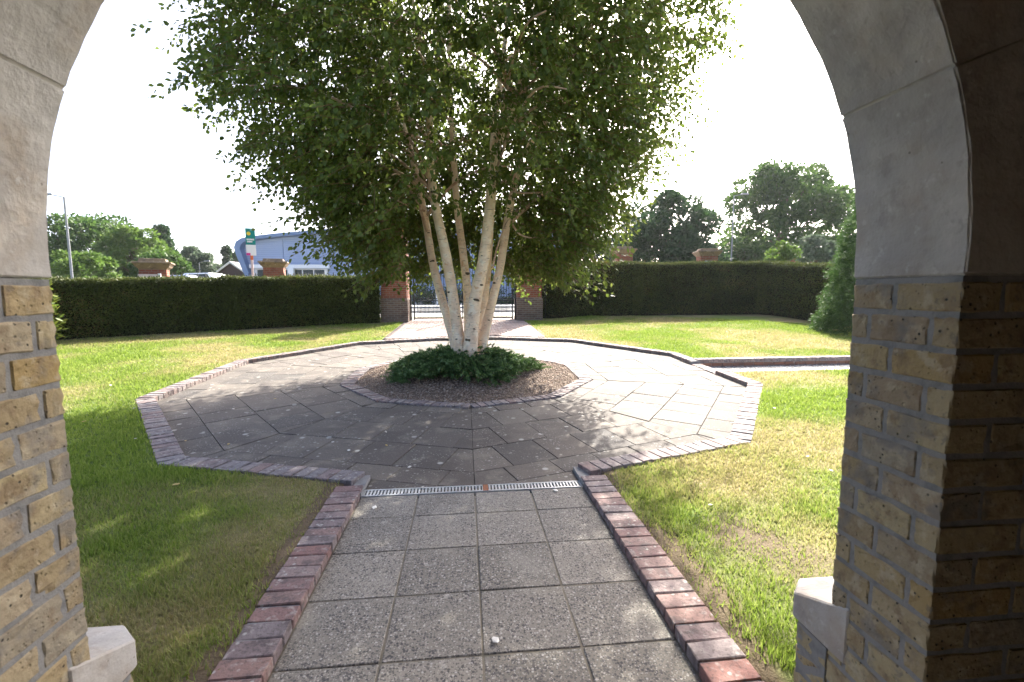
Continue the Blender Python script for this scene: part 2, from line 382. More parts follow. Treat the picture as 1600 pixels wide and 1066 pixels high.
def vnoise(x, y, scale, seed, octv=3):
    out = 0; amp = 1; tot = 0
    for o in range(octv):
        g = np.random.default_rng(seed + o).random((128, 128))
        u = np.asarray(x, float) / scale * 2 ** o + 300; v = np.asarray(y, float) / scale * 2 ** o + 300
        i = np.floor(u).astype(int); j = np.floor(v).astype(int); fu = u - i; fv = v - j
        fu = fu * fu * (3 - 2 * fu); fv = fv * fv * (3 - 2 * fv); i %= 128; j %= 128; i1 = (i + 1) % 128; j1 = (j + 1) % 128
        out = out + amp * ((g[i, j] * (1 - fu) + g[i1, j] * fu) * (1 - fv) + (g[i, j1] * (1 - fu) + g[i1, j1] * fu) * fv); tot += amp; amp *= .55
    return out / tot
def dryness(x, y):
    x = np.asarray(x, float); y = np.asarray(y, float)
    d = (vnoise(x, y, 1.5, 21, 4) - .45) * 2.2 + .19
    d = d + .34 * sstep(.6, 2.0, x) * (1 - sstep(11, 14, y)) * .7
    d = d + .30 * sstep(9, 13, y) + .25 * sstep(-5, -8, x) * sstep(10, 12.5, y)
    d = d + .12 * sstep(-4, -1.2, x) * (x < 0) * (1 - sstep(4, 6, y))
    return np.clip(d, 0, 1)
def bareness(x, y):
    x = np.asarray(x, float); y = np.asarray(y, float)
    e = np.minimum(np.abs(np.abs(x) - KX), 9); strip = (1 - sstep(.03, .17, e)) * (y < 4)
    b = strip * (.35 + vnoise(x, y, .3, 5, 2))
    b = b + (1 - sstep(.25, .8, np.hypot((x - 1.65) / 1.0, (y - 2.25) / 1.5))) * (.3 + .9 * vnoise(x, y, .35, 9, 3))
    k = deca_dist(x, y) - AP; b = b + (1 - sstep(0, .1, np.abs(k))) * (vnoise(x, y, .5, 31, 2)) * .8
    return np.clip(b, 0, 1)

# ------------------------------------------------------------------ the ground sheet
xs = np.unique(np.concatenate([-np.geomspace(9, 900, 34), np.arange(-9, 9.01, .11), np.geomspace(9, 900, 34)]))
ys = np.unique(np.concatenate([-np.geomspace(6, 300, 10), np.arange(-6, 1.2, .5), np.arange(1.2, 14, .11), np.arange(14, 24, .4), np.geomspace(24, 1400, 34)]))
X, Y = np.meshgrid(xs, ys); Z = lawn_z(X, Y) - .012
Z += (vnoise(X, Y, .8, 3, 3) - .5) * .016 * ((Y < 16) & (np.abs(X) < 12))
Z = np.where(paved(X, Y, .11) & (Y < 20), Z - .26, Z)
Z = np.where(Y > 20.2, .565, Z)
nx, ny = len(xs), len(ys); ii = np.arange(nx * ny).reshape(ny, nx)
Fq = np.stack([ii[:-1, :-1], ii[:-1, 1:], ii[1:, 1:], ii[1:, :-1]], -1).reshape(-1, 4)
g = add('lawn', mesh_np('lawn', np.stack([X, Y, Z], -1).reshape(-1, 3), Fq, {'dry': dryness(X, Y).ravel(), 'bare': bareness(X, Y).ravel()}, True), 'turf')
tag(g, 'mown lawn rising gently to the hedges, patchy green and straw', kind='structure')

# grass blades: denser near the doorway
def grass(n):
    d = rng.uniform(1.45, 4.4, n) ** 2; a = rng.uniform(-1.02, .93, n)          # d in metres 2.1 .. 19
    x = CAM_X + np.sin(a) * d; y = np.cos(a) * d
    ok = ~paved(x, y, .010) & (y > 1.55) & (y < 18.2) & (x > -12) & (x < 13)
    bare = bareness(x, y); ok &= rng.random(n) > bare * .9
    x, y, d = x[ok], y[ok], d[ok]; m = len(x)
    dry = np.clip(dryness(x, y) + rng.normal(0, .16, m), 0, 1)
    tall = np.clip(.55 * vnoise(x, y, .5, 77, 2) + .6 * vnoise(x, y, .16, 177, 2) - .06, 0, 1)
    h = (.018 + .040 * tall ** 1.5 + .012 * rng.random(m)) * (1.1 - .45 * dry) * (1 + d * .02)
    wd = (.0016 + .0012 * rng.random(m)) * (1 + d * .30)
    an = rng.uniform(0, 6.283, m); le = rng.normal(0, .55, m) * h; la = rng.uniform(0, 6.283, m)
    z = lawn_z(x, y) - .016
    V = np.zeros((m, 3, 3)); cx, sx_ = np.cos(an) * wd, np.sin(an) * wd
    V[:, 0] = np.stack([x - cx, y - sx_, z], -1); V[:, 1] = np.stack([x + cx, y + sx_, z], -1)
    V[:, 2] = np.stack([x + np.cos(la) * le, y + np.sin(la) * le, z + h], -1)
    r3 = lambda q: np.repeat(q, 3)
    return mesh_np('grass', V.reshape(-1, 3), np.arange(m * 3).reshape(-1, 3), {'dry': r3(dry), 'bare': np.zeros(m * 3), 'rnd': r3(rng.random(m))})
tag(add('grass', grass(620000), 'blade'), 'short mown grass blades with straw-coloured dry patches', 'grass', kind='stuff')

# ------------------------------------------------------------------ garden path of exposed-aggregate slabs
path = B().box((-KX + .05, 1.2, -.2), (KX - .05, Y_DRAIN - .13, -.0045)).build('garden_path', 'path_joint'); tag(path, 'path of square exposed-aggregate slabs between brick edgings', kind='structure')
SLAB = .45
slabs = [worn_brick('slab', SLAB - .008, SLAB - .008, .05, .004, .0015, k) for k in range(4)]
y1 = 3.27 + SLAB * .68
row_y = [3.27 - SLAB * k for k in range(-0, 5)]
for k in range(6):                      # last row behind the drain is cut
    for c in range(4):
        top = 3.27 - SLAB * (k - 1); bot = top - SLAB
        if k == 0:
            me = worn_brick('slab', SLAB - .011, Y_DRAIN - .07 - 3.27 - .008, .05, .005, .001, c); top = Y_DRAIN - .07; bot = 3.27
        else: me = slabs[random.randrange(4)]
        o = add('slab', me, 'aggregate', path, (-.675 + c * SLAB, (top + bot) / 2, -.025 + random.uniform(-.002, .002)))
        o.rotation_euler = (random.gauss(0, .003), random.gauss(0, .003), random.gauss(0, .003))


# ------------------------------------------------------------------ drain grate
dr = empty('drain_channel', (0, Y_DRAIN, 0)); tag(dr, 'slotted galvanised drain grate across the path mouth, one rusty slot', 'drain')
for s in (-1, 1): B().box((-.895, -.062 if s < 0 else .044, -.02), (.895, -.044 if s < 0 else .062, .004)).build('rail', 'galv', dr, .001)
n = 66
bar = B().box((-.0075, -.0445, -.02), (.0075, .0445, .002)).mesh('bar', .001)
for k in range(n):
    o = add('bar', bar, 'galv', dr, (-.888 + 1.776 * k / (n - 1), 0, 0))
add('rusty_clip', B().box((-.022, -.06, -.018), (.022, .06, .006)).mesh('rusty_clip', .002), 'rust', dr, (.09, 0, 0))
B().box((-.895, -.062, -.15), (.895, .062, -.06)).build('channel', 'void', dr)
for s in (-1, 1): B().box((min(s * .896, s * .99), -.075, -.1), (max(s * .896, s * .99), .30, .034)).build('mortar_haunch', 'mortar', dr)

# ------------------------------------------------------------------ decagonal patio
pat = []
for k in range(10):
    a = R(36 * k + 18); pat.append((DC[0] + (DR - .1) * math.cos(a), DC[1] + (DR - .1) * math.sin(a)))
def clip(poly, f):
    """keep the part of a polygon where f(p) >= 0"""
    out = []
    for i in range(len(poly)):
        p, q = poly[i], poly[(i + 1) % len(poly)]; fp, fq = f(p), f(q)
        if fp >= 0: out.append(p)
        if fp * fq < 0: t = fp / (fp - fq); out.append((p[0] + (q[0] - p[0]) * t, p[1] + (q[1] - p[1]) * t))
    return out
b = B()
near = [p for p in clip(pat, lambda p: p[1] - (Y_DRAIN - .1))]
mid_lo = clip(near, lambda p: 4.5 - p[1]); mid_hi = clip(near, lambda p: p[1] - 4.5)
for pl in (mid_lo, mid_hi): b.poly([(x, y, float(pz(y)) - .014) for x, y in pl])
patio = b.build('patio', 'joint'); tag(patio, 'ten-sided terrace of concrete flags laid in wedges round the tree bed', kind='structure')
def flag(poly, thick=.05):
    """one flag from a plan polygon; shrink for the joint, lift for unevenness"""
    cx = sum(p[0] for p in poly) / len(poly); cy = sum(p[1] for p in poly) / len(poly)
    ar = abs(sum(poly[i][0] * poly[(i + 1) % len(poly)][1] - poly[(i + 1) % len(poly)][0] * poly[i][1] for i in range(len(poly)))) / 2
    if ar < .006: return
    q = []
    for x, y in poly:
        d = math.hypot(x - cx, y - cy); k = max(.3, 1 - .0042 / max(d, .02)); q.append((cx + (x - cx) * k, cy + (y - cy) * k))
    dz = random.gauss(0, .0022); tx, ty = random.gauss(0, .004), random.gauss(0, .004)
    zt = lambda x, y: float(pz(y)) + dz + tx * (x - cx) + ty * (y - cy)
    bb = B().prism([(x - cx, y - cy, zt(x, y) - thick) for x, y in q], [(x - cx, y - cy, zt(x, y)) for x, y in q])
    me = bb.mesh('flag', .004)
    add('flag', me, 'flag', patio, (cx, cy, 0))
for k in (7, 8):                         # cut flags closing the gap in the kerb at the path's mouth
    an = R(36 * k); n_ = Vector((math.cos(an), math.sin(an), 0)); t_ = Vector((-n_.y, n_.x, 0))
    wp = [(DC[0] + n_.x * v + t_.x * u, DC[1] + n_.y * v + t_.y * u) for u, v in ((-1.6, AP - KW), (1.6, AP - KW), (1.6, AP + .3), (-1.6, AP + .3))]
    sg = -1 if k == 7 else 1
    wp = clip(clip(clip(wp, lambda p: p[0] * sg), lambda p: PATH_X - .004 - abs(p[0])), lambda p: p[1] - (Y_DRAIN + .068))
    if len(wp) > 2: flag(wp)
rows = [AP - KW, 4.08, 3.5, 2.92, 2.34, PAP]
wd = .47
for k in range(10):
    an = R(36 * k); nx_, ny_ = math.cos(an), math.sin(an); tx_, ty_ = -ny_, nx_
    off0 = random.uniform(0, wd)
    for r in range(5):
        ro, ri = rows[r], rows[r + 1]
        half = ro * math.tan(R(18))
        off = off0 if k in (0, 9, 8, 4) else random.uniform(0, wd)
        e = -half - off; lst = []
        while e < half: lst.append(e); e += wd
        for u in lst:
            pl = [(u, ri), (u + wd, ri), (u + wd, ro), (u, ro)]
            pl = clip(pl, lambda p: p[1] * math.tan(R(18)) - p[0]) 
            pl = clip(pl, lambda p: p[1] * math.tan(R(18)) + p[0]) if len(pl) > 2 else pl
            if len(pl) < 3: continue
            wp = [(DC[0] + nx_ * v + tx_ * u_, DC[1] + ny_ * v + ty_ * u_) for u_, v in pl]
            wp = clip(wp, lambda p: p[1] - (Y_DRAIN + .068))
            if len(wp) > 2: flag(wp)

# ------------------------------------------------------------------ brick edgings
KB = [worn_brick('brick', .216, .1035, .10, .0045, .0022, 40 + k) for k in range(8)]
KR = [m_.copy() for m_ in KB]
def lay(parent, p, ang, z, red=False):
    o = add('brick', (KR if red else KB)[random.randrange(8)], 'kerb_red' if red else 'kerb', parent, (p[0], p[1], z - .05 + random.gauss(0, .0022)))
    o.rotation_euler = (random.gauss(0, .008), random.gauss(0, .008), ang + random.gauss(0, .008))
    return o
for s, nm in ((-1, 'west'), (1, 'east')):
    e = empty('path_edging', (0, 0, 0))
    tag(e, 'raised edging of %s bricks along the path %s' % (('reddish', 'beside the shadier green lawn') if s < 0 else ('greyish', 'beside the balding lawn')), 'edging', 'brick edgings of the slab path')
    B().box((s * (KX - .012) if s > 0 else -KX + .012, 1.5, -.15), (s * (PATH_X + .010), 3.74, .041)).build('mortar_bed', 'mortar', e)
    k = 0; y = 1.56
    while y < 3.72:
        lay(e, (s * (PATH_X + KW / 2), y, 0), 0, .050, True); y += .1125
kerb = empty('patio_kerb', (0, 0, 0)); tag(kerb, 'raised brick kerb tracing the ten-sided edge of the terrace', 'kerb')
b = B()
for k in range(10):
    an = R(36 * k); n_ = Vector((math.cos(an), math.sin(an), 0)); t_ = Vector((-n_.y, n_.x, 0)); c = Vector((*DC, 0))
    half = AP * math.tan(R(18)); cnt = 26; hin = (AP - KW) * math.tan(R(18))
    for i in range(cnt):
        u = -half + (i + .5) * 2 * half / cnt
        p = c + n_ * (AP - KW / 2) + t_ * u * (1 - .022)
        if p.y < 4.6 and abs(p.x) < PATH_X + .03: continue
        flush = k == 0 and CH0 + .12 < p.y < CH1 + .06
        z = float(pz(p.y)) + (.012 if flush else .07)
        o = lay(kerb, p, an, z)
        if abs(u) > hin - .02: o.scale.y = .9
    # mortar bed, in steps so it follows the slope
    for i in range(24):
        u0, u1 = -half + i * half / 12, -half + (i + 1) * half / 12
        q = []
        for (v, uu) in ((AP - .01, u0), (AP - .01, u1), (AP - KW + .012, u1 * .955), (AP - KW + .012, u0 * .955)):
            p = c + n_ * v + t_ * uu; q.append(p)
        my = sum(p.y for p in q) / 4; mx = sum(p.x for p in q) / 4
        if my < 4.6 and abs(mx) < PATH_X + .13: continue
        if k == 0 and CH0 < my < CH1: continue
        b.prism([(p.x, p.y, float(pz(p.y)) - .1) for p in q], [(p.x, p.y, float(pz(p.y)) + .061) for p in q])
b.build('mortar_bed', 'mortar', kerb)

# ------------------------------------------------------------------ tree bed
bed = empty('tree_bed', (*DC, 0)); tag(bed, 'round gravel tree bed ringed with flush bricks in the middle of the terrace', 'planter')
for k in range(10):
    an = R(36 * k); n_ = Vector((math.cos(an), math.sin(an), 0)); t_ = Vector((-n_.y, n_.x, 0))
    half = PAP * math.tan(R(18)); cnt = 12
    for i in range(cnt):
        u = -half + (i + .5) * 2 * half / cnt; p = n_ * (PAP - KW / 2) + t_ * u * .95
        o = lay(bed, p, an, float(pz(p.y + DC[1])) + .014); o.scale.y = .93 if abs(u) < half * .8 else .85
b = B(); nr, ns = 10, 40; vv = []
for i in range(nr + 1):
    for j in range(ns):
        r = 2.02 * i / nr; a = 2 * math.pi * j / ns; x, y = r * math.cos(a), r * math.sin(a)
        vv.append((x, y, float(pz(y + DC[1])) - .02 + .10 * (1 - (i / nr) ** 2) + random.gauss(0, .004)))
ff = [(i * ns + j, i * ns + (j + 1) % ns, (i + 1) * ns + (j + 1) % ns, (i + 1) * ns + j) for i in range(nr) for j in range(ns)]
me = bpy.data.meshes.new('soil'); me.from_pydata(vv, [], ff); add('soil', me, 'soil', bed)
def stones(n, fx, size, flat=.6):
    P = fx(n); n = len(P); s = rng.uniform(*size, n)
    base = np.array([(1, 0, 0), (0, 1, 0), (-1, 0, 0), (0, -1, 0), (0, 0, .8), (0, 0, -.8)], float)
    V = base[None] * s[:, None, None] * rng.uniform(.65, 1.35, (n, 6, 1)); V[:, :, 2] *= flat
    a = rng.uniform(0, 6.28, n); ca, sa = np.cos(a)[:, None], np.sin(a)[:, None]
    V = np.stack([V[:, :, 0] * ca - V[:, :, 1] * sa, V[:, :, 0] * sa + V[:, :, 1] * ca, V[:, :, 2]], -1) + P[:, None]
    f = np.array([(0, 1, 4), (1, 2, 4), (2, 3, 4), (3, 0, 4), (1, 0, 5), (2, 1, 5), (3, 2, 5), (0, 3, 5)])
    return V.reshape(-1, 3), (f[None] + (np.arange(n) * 6)[:, None, None]).reshape(-1, 3), np.repeat(rng.random(n), 6)
def bedpts(n):
    r = np.sqrt(rng.random(n)) * 1.95; a = rng.uniform(0, 6.283, n); x, y = r * np.cos(a), r * np.sin(a)
    ok = deca_dist(x + DC[0], y + DC[1]) < PAP - KW - .01; x, y, r = x[ok], y[ok], r[ok]
    return np.stack([x, y, pz(y + DC[1]) - .012 + .10 * (1 - (r / 2.02) ** 2) + rng.uniform(0, .01, len(x))], -1)
V, Fc, q = stones(15000, bedpts, (.009, .020)); tag(add('gravel', mesh_np('gravel', V, Fc, {'rnd': q}), 'gravel', bed), kind='stuff')

# ------------------------------------------------------------------ gravel channel and its retaining wall
ch = B().box((4.45, CH0 + .1, -.05), (15, CH1 + .02, .085)).build('gravel_walk', 'concrete'); tag(ch, 'narrow pale gravel walk leaving the terrace below a low wall', kind='structure')
def chpts(n):
    x = rng.uniform(4.66, 12, n); y = rng.uniform(CH0 + .28, CH1, n); return np.stack([x, y, np.full(n, .088) + rng.uniform(0, .008, n)], -1)
V, Fc, q = stones(9000, chpts, (.010, .022)); tag(add('gravel', mesh_np('gravel', V, Fc, {'rnd': q}), 'pale_gravel', ch), kind='stuff')
B().box((4.7, CH0 + .06, 0), (15, CH0 + .24, float(pz(7.9)) + .060)).build('edging_strip', 'concrete', ch, .006)
rw = empty('retaining_wall', (4.7, CH1, 0)); tag(rw, 'low red-brown brick retaining wall along the gravel walk', 'wall')
B().box((-.12, .012, .0), (10, .205, .24)).build('mortar_core', 'mortar', rw)
RB = [worn_brick('brick', .213, .1, .065, .005, .003, 70 + k) for k in range(4)]
CB = [worn_brick('brick', .101, .213, .068, .006, .003, 80 + k) for k in range(4)]
z0 = float(pz(CH1))
for r in range(2):
    for i in range(24):
        o = add('brick', RB[random.randrange(4)], 'retain', rw, (-.03 + .1125 * (r % 2) + i * .225, .046, z0 - .098 + r * .077)); o.rotation_euler = (0, 0, random.gauss(0, .008))
for i in range(48):
    o = add('coping_brick', CB[random.randrange(4)], 'kerb', rw, (-.06 + i * .1125, .105, z0 - .098 + 2 * .077)); o.rotation_euler = (random.gauss(0, .01), random.gauss(0, .01), random.gauss(0, .01))

# ------------------------------------------------------------------ brick drive from the terrace to the gate
def pavers():
    V, Fc, q = [], [], []; bx, by = .2, .1; i = 0
    y = 12.75; r = 0
    f = np.array([(4, 5, 6, 7), (0, 1, 5, 4), (1, 2, 6, 5), (2, 3, 7, 6), (3, 0, 4, 7)])
    out = []
    while y < 19.4:
        x = -2.25 + (bx / 2 if r % 2 else 0)
        while x < 2.1:
            if deca_dist(x, y) > AP + .05: out.append((x, y))
            x += bx
        y += by; r += 1
    P = np.array(out); n = len(P); g_ = .005
    c = np.array([(0, 0), (bx - g_, 0), (bx - g_, by - g_), (0, by - g_)])
    zz = lawn_z(np.zeros(n), P[:, 1]) + rng.normal(0, .0018, n)
    V = np.zeros((n, 8, 3)); V[:, :4, :2] = P[:, None] + c; V[:, 4:, :2] = P[:, None] + c
    V[:, :4, 2] = (zz - .05)[:, None]; V[:, 4:, 2] = lawn_z(np.zeros((n, 4)), V[:, 4:, 1]) + (zz - lawn_z(np.zeros(n), P[:, 1]))[:, None]
    return mesh_np('paver', V.reshape(-1, 3), (f[None] + (np.arange(n) * 8)[:, None, None]).reshape(-1, 4), {'rnd': np.repeat(rng.random(n), 8)})
b = B()
dy = [12.7, 14, 16, 17.8, 19.6]
for a0, a1 in zip(dy[:-1], dy[1:]):
    b.poly([(-2.28, a0, float(lawn_z(0, a0)) - .012), (2.13, a0, float(lawn_z(0, a0)) - .012), (2.13, a1, float(lawn_z(0, a1)) - .012), (-2.28, a1, float(lawn_z(0, a1)) - .012)])
drive = b.build('drive', 'joint'); tag(drive, 'short block-paved drive between the gate and the terrace', kind='structure')
tag(add('paver', pavers(), 'paver', drive), kind='stuff')

# ------------------------------------------------------------------ road beyond
b = B().poly([(-160, 20.4, .569), (160, 20.4, .569), (160, 24.6, .569), (-160, 24.6, .569)]); tag(b.build('pavement', 'concrete'), kind='structure')
b = B().poly([(-160, 24.7, .50), (160, 24.7, .50), (160, 32, .50), (-160, 32, .50)]); 
b = B().poly([(-160, 24.7, .573), (160, 24.7, .573), (160, 32, .573), (-160, 32, .573)]); tag(b.build('road', 'asphalt'), kind='structure')
b = B().poly([(-60, 32.4, .577), (60, 32.4, .577), (60, 49, .577), (-60, 49, .577)]); tag(b.build('forecourt', 'concrete'), kind='structure')
for nm, yy in (('near', 24.55), ('far', 32.0)):
    tag(B().box((-160, yy, .5), (160, yy + .15, .69)).build('road_kerb', 'concrete', None, .02), kind='structure')

# ------------------------------------------------------------------ porch arch the camera looks through
YO, YI = 1.245, .948; AX = 1.057; ZS = 1.642; CZ = 1.70
porch = empty('porch', (0, YO, 0)); tag(porch, 'porch doorway with yellow stock-brick jambs and a pale stone arch', 'porch')
def pchild(bb, name, mat, parent=None, bevel=0):
    o = bb.build(name, mat, None, bevel); par = parent or porch
    o.parent = par
    o.matrix_parent_inverse = Matrix.Translation(-Vector((0, YO, 0))) if par is porch else Matrix.Identity(4)
    return o
COURSE = .0832
QB = {}
def qbrick(dx, dy, seed):
    k = (round(dx, 3), round(dy, 3), seed)
    if k not in QB:
        me = B().box((-dx / 2, -dy / 2, -.035), (dx / 2, dy / 2, .035)).mesh('brick', .004)
        bm = bmesh.new(); bm.from_mesh(me); bmesh.ops.subdivide_edges(bm, edges=[e for e in bm.edges if e.calc_length() > .03], cuts=2, use_grid_fill=True)
        r = random.Random(seed * 31 + int(dx * 1000))
        for _ in range(r.choice((0, 0, 1))):          # a knocked-off corner
            c_ = Vector((r.choice((-1, 1)) * dx / 2, r.choice((-1, 1)) * dy / 2, r.choice((-1, 1)) * .035)); q_ = r.uniform(.012, .026)
            for v in bm.verts:
                k_ = max(0, 1 - (v.co - c_).length / q_); v.co -= c_.normalized() * k_ * .010
        for v in bm.verts: v.co += Vector([r.uniform(-.0022, .0022) for _ in range(3)])
        bm.to_mesh(me); bm.free(); QB[k] = me
    return QB[k]
for s in (-1, 1):
    pier = pchild(B().box((s * (AX + .003) if s > 0 else -1.95, YI + .003, -.1), (1.95 if s > 0 else -(AX + .003), YO - .003, ZS - .002)), 'pier', 'mortar')
    pier['label'] = 'yellow stock-brick jamb, %s' % ('in fuller light' if s < 0 else 'with its inner face in deep shade')
    def pb(x, y, z, dx, dy):
        o = add('brick', qbrick(dx, dy, random.randrange(5)), 'stock', pier, (x, y, z)); o.rotation_euler = (random.gauss(0, .004), random.gauss(0, .004), random.gauss(0, .003))
        o.location.x += random.uniform(-.001, .001)
    J = .012; T = YO - YI; nrow = 19; zt = ZS - .012
    for r in range(nrow):
        z = zt - (r + .5) * COURSE + .003
        if r % 2 == 0: seg = [(0, .44), (.44, 1)]
        else: seg = [(0, .2), (.2, .78), (.78, 1)]
        for a0, a1 in seg:
            ya, yb = YO - a0 * T, YO - a1 * T
            ya -= J / 2 if a0 > 0 else 0; yb += J / 2 if a1 < 1 else 0
            corner = a1 == 1
            depth = .215 if (corner and r % 2) else .1025
            pb(s * (AX + depth / 2), (ya + yb) / 2, z, depth, ya - yb)
        x = AX + (.215 if r % 2 else .1025) + J
        while x < 1.9:                       # inner, shaded face
            wdt = min(.215, 1.94 - x); pb(s * (x + wdt / 2), YI + .051, z, wdt, .1025); x += wdt + J
        x = AX + .1025 + J + (0 if r % 2 else .11)
        while x < 1.9:                       # outer face
            wdt = min(.215, 1.94 - x); pb(s * (x + wdt / 2), YO - .051, z, wdt, .1025); x += wdt + J
    # weathered plinth course outside, its stone capping returned into the jamb
    top_ = lambda x, y: .669 - .587 * (min(y, 1.55) - 1.242) + .239 * (min(max(x, AX), 1.19) - AX)
    plan = [(AX - .004, 1.176), (AX - .004, 1.397), (1.19, 1.55), (1.97, 1.55), (1.97, 1.176)]
    low_ = [(x * s, y, .492 if y < 1.5 else .44) for x, y in plan]
    stn = pchild(B().prism(low_, [(x * s, y, top_(x, max(y, 1.235))) for x, y in plan]), 'plinth_stone', 'stone', None, .005)
    lower = pchild(B().box((s * AX if s > 0 else -1.97, YO + .004, -.1), (1.97 if s > 0 else -AX, 1.372, .488)), 'plinth', 'mortar')
    for r in range(6):
        z = .486 - (r + .5) * COURSE + .004; off = 0 if r % 2 else .11
        o = add('brick', qbrick(.1025, .134, r % 5), 'stock', lower, (s * (AX + .051), 1.314, z))
        x = AX + .1025 + J
        while x < 1.9:
            wdt = min(.215 if x > 1.3 or r % 2 else .1025, 1.95 - x)
            o = add('brick', qbrick(wdt, .1025, r % 5), 'stock', lower, (s * (x + wdt / 2), 1.33, z)); x += wdt + J
# voussoirs
angs = [0, 21.3] + [21.3 + (180 - 42.6) * k / 6 for k in range(1, 6)] + [158.7, 180]
RI, RO_ = AX, AX + .46
for a0, a1 in zip(angs[:-1], angs[1:]):
    n = 10; g_ = R(.035); inn, out = [], []
    A = [R(a0) + g_ + (R(a1 - a0) - 2 * g_) * i / n for i in range(n + 1)]
    prof = [(RI * math.cos(a), CZ + RI * math.sin(a)) for a in A]
    po = [(RO_ * math.cos(a), CZ + RO_ * math.sin(a)) for a in reversed(A)]
    if a0 == 0: prof = [(RI, ZS)] + prof; po = po + [(RO_, ZS)]
    if a1 == 180: prof = prof + [(-RI, ZS)]; po = [(-RO_, ZS)] + po
    pl = prof + po
    bb = B(); i = 0; nn = len(pl)
    bb.prism([(x, YI - .004, z) for x, z in pl], [(x, YO + .004, z) for x, z in pl])
    me = bb.mesh('voussoir'); bm = bmesh.new(); bm.from_mesh(me)
    ed = [e for e in bm.edges if len(e.link_faces) == 2 and e.calc_face_angle(0) > .6]
    bmesh.ops.bevel(bm, geom=ed, offset=.004, segments=2, affect='EDGES')
    for v in bm.verts: v.co += Vector([random.gauss(0, .0009) for _ in range(3)])
    bm.to_mesh(me); bm.free()
    o = add('voussoir', me, 'stone', porch); o.matrix_parent_inverse = Matrix.Translation(-Vector((0, YO, 0)))
# joint filler just behind the soffit, walling above, then the room behind the camera
def ring(r0, r1, y0, y1, z1=None):
    bb = B(); n = 36
    for i in range(n):
        a0, a1 = math.pi * i / n, math.pi * (i + 1) / n
        q = []
        for r, a in ((r0, a0), (r0, a1), (r1, a1), (r1, a0)): q.append((r * math.cos(a), CZ + r * math.sin(a)))
        bb.prism([(x, y0, z) for x, z in q], [(x, y1, z) for x, z in q])
    return bb
pchild(ring(RI + .004, RO_ - .02, YI + .002, YO - .002), 'arch_core', 'lime')
bb = B(); n = 36; TOPZ = 3.45
for i in range(n):
    a0, a1 = math.pi * i / n, math.pi * (i + 1) / n
    def rim(a):
        c_, s_ = math.cos(a), math.sin(a); t = min(1.95 / max(abs(c_), 1e-6), (TOPZ - CZ) / max(s_, 1e-6)); return (c_ * t, CZ + s_ * t)
    q = [((RO_ - .005) * math.cos(a0), CZ + (RO_ - .005) * math.sin(a0)), ((RO_ - .005) * math.cos(a1), CZ + (RO_ - .005) * math.sin(a1)), rim(a1), rim(a0)]
    bb.prism([(x, YI + .004, z) for x, z in q], [(x, YO - .004, z) for x, z in q])
for s in (-1, 1): bb.box((min(s * (RO_ + .002), s * 1.95), YI + .004, ZS), (max(s * (RO_ + .002), s * 1.95), YO - .004, CZ + .001))
pchild(bb, 'spandrel', 'house_brick')
for s in (-1, 1): pchild(B().box((1.8 if s > 0 else -1.95, -2.4, -.1), (1.95 if s > 0 else -1.8, YI + .003, TOPZ)), 'side_wall', 'plaster')
pchild(B().box((-1.95, -2.55, -.1), (1.95, -2.4, TOPZ)), 'back_wall', 'plaster')
pchild(B().box((-1.95, -2.55, TOPZ), (1.95, YO - .004, TOPZ + .15)), 'ceiling', 'plaster')
pchild(B().box((-1.79, -2.39, -.12), (1.79, YI, .0)), 'floor', 'concrete')
pchild(B().box((-AX + .01, YI + .002, -.12), (AX - .01, 1.5, -.004)), 'threshold', 'stone')

# ------------------------------------------------------------------ foliage helpers
def leaves(P, D, N, ln, wd, fold=.25, rnd=None):
    """ovate leaves at P, pointing along D with face normal N: 6 vertices, 4 triangles each"""
    n = len(P); D = D / np.linalg.norm(D, axis=1, keepdims=True)
    S = np.cross(D, N); S /= np.maximum(np.linalg.norm(S, axis=1, keepdims=True), 1e-6); U = np.cross(S, D)
    ln = ln[:, None]; wd = wd[:, None]
    V = np.zeros((n, 6, 3))
    V[:, 0] = P; V[:, 1] = P + D * ln * .38 + S * wd * .5 + U * wd * fold; V[:, 2] = P + D * ln * .72 + S * wd * .36 + U * wd * fold * .7
    V[:, 3] = P + D * ln; V[:, 4] = P + D * ln * .72 - S * wd * .36 + U * wd * fold * .7; V[:, 5] = P + D * ln * .38 - S * wd * .5 + U * wd * fold
    f = np.array([(0, 1, 2, 3), (0, 3, 4, 5)])
    F_ = (f[None] + (np.arange(n) * 6)[:, None, None]).reshape(-1, 4)
    return V.reshape(-1, 3), F_, np.repeat(rng.random(n) if rnd is None else rnd, 6)
def unit(n):
    v = rng.normal(size=(n, 3)); return v / np.linalg.norm(v, axis=1, keepdims=True)
def tris(P, D, ln, wd, rnd):
    n = len(P); D = D / np.linalg.norm(D, axis=1, keepdims=True); S = np.cross(D, unit(n)); S /= np.linalg.norm(S, axis=1, keepdims=True)
    V = np.zeros((n, 3, 3)); V[:, 0] = P - S * wd[:, None] / 2; V[:, 1] = P + S * wd[:, None] / 2; V[:, 2] = P + D * ln[:, None]
    return V.reshape(-1, 3), np.arange(n * 3).reshape(-1, 3), np.repeat(rnd, 3)
def spline(pts, n):
    pts = [Vector(p) for p in pts]; out = []
    for k in range(len(pts) - 1):
        p0, p1, p2, p3 = pts[max(k - 1, 0)], pts[k], pts[k + 1], pts[min(k + 2, len(pts) - 1)]
        for i in range(n):
            t = i / n; out.append(.5 * (2 * p1 + (p2 - p0) * t + (2 * p0 - 5 * p1 + 4 * p2 - p3) * t * t + (3 * p1 - p0 - 3 * p2 + p3) * t ** 3))
    out.append(pts[-1]); return out

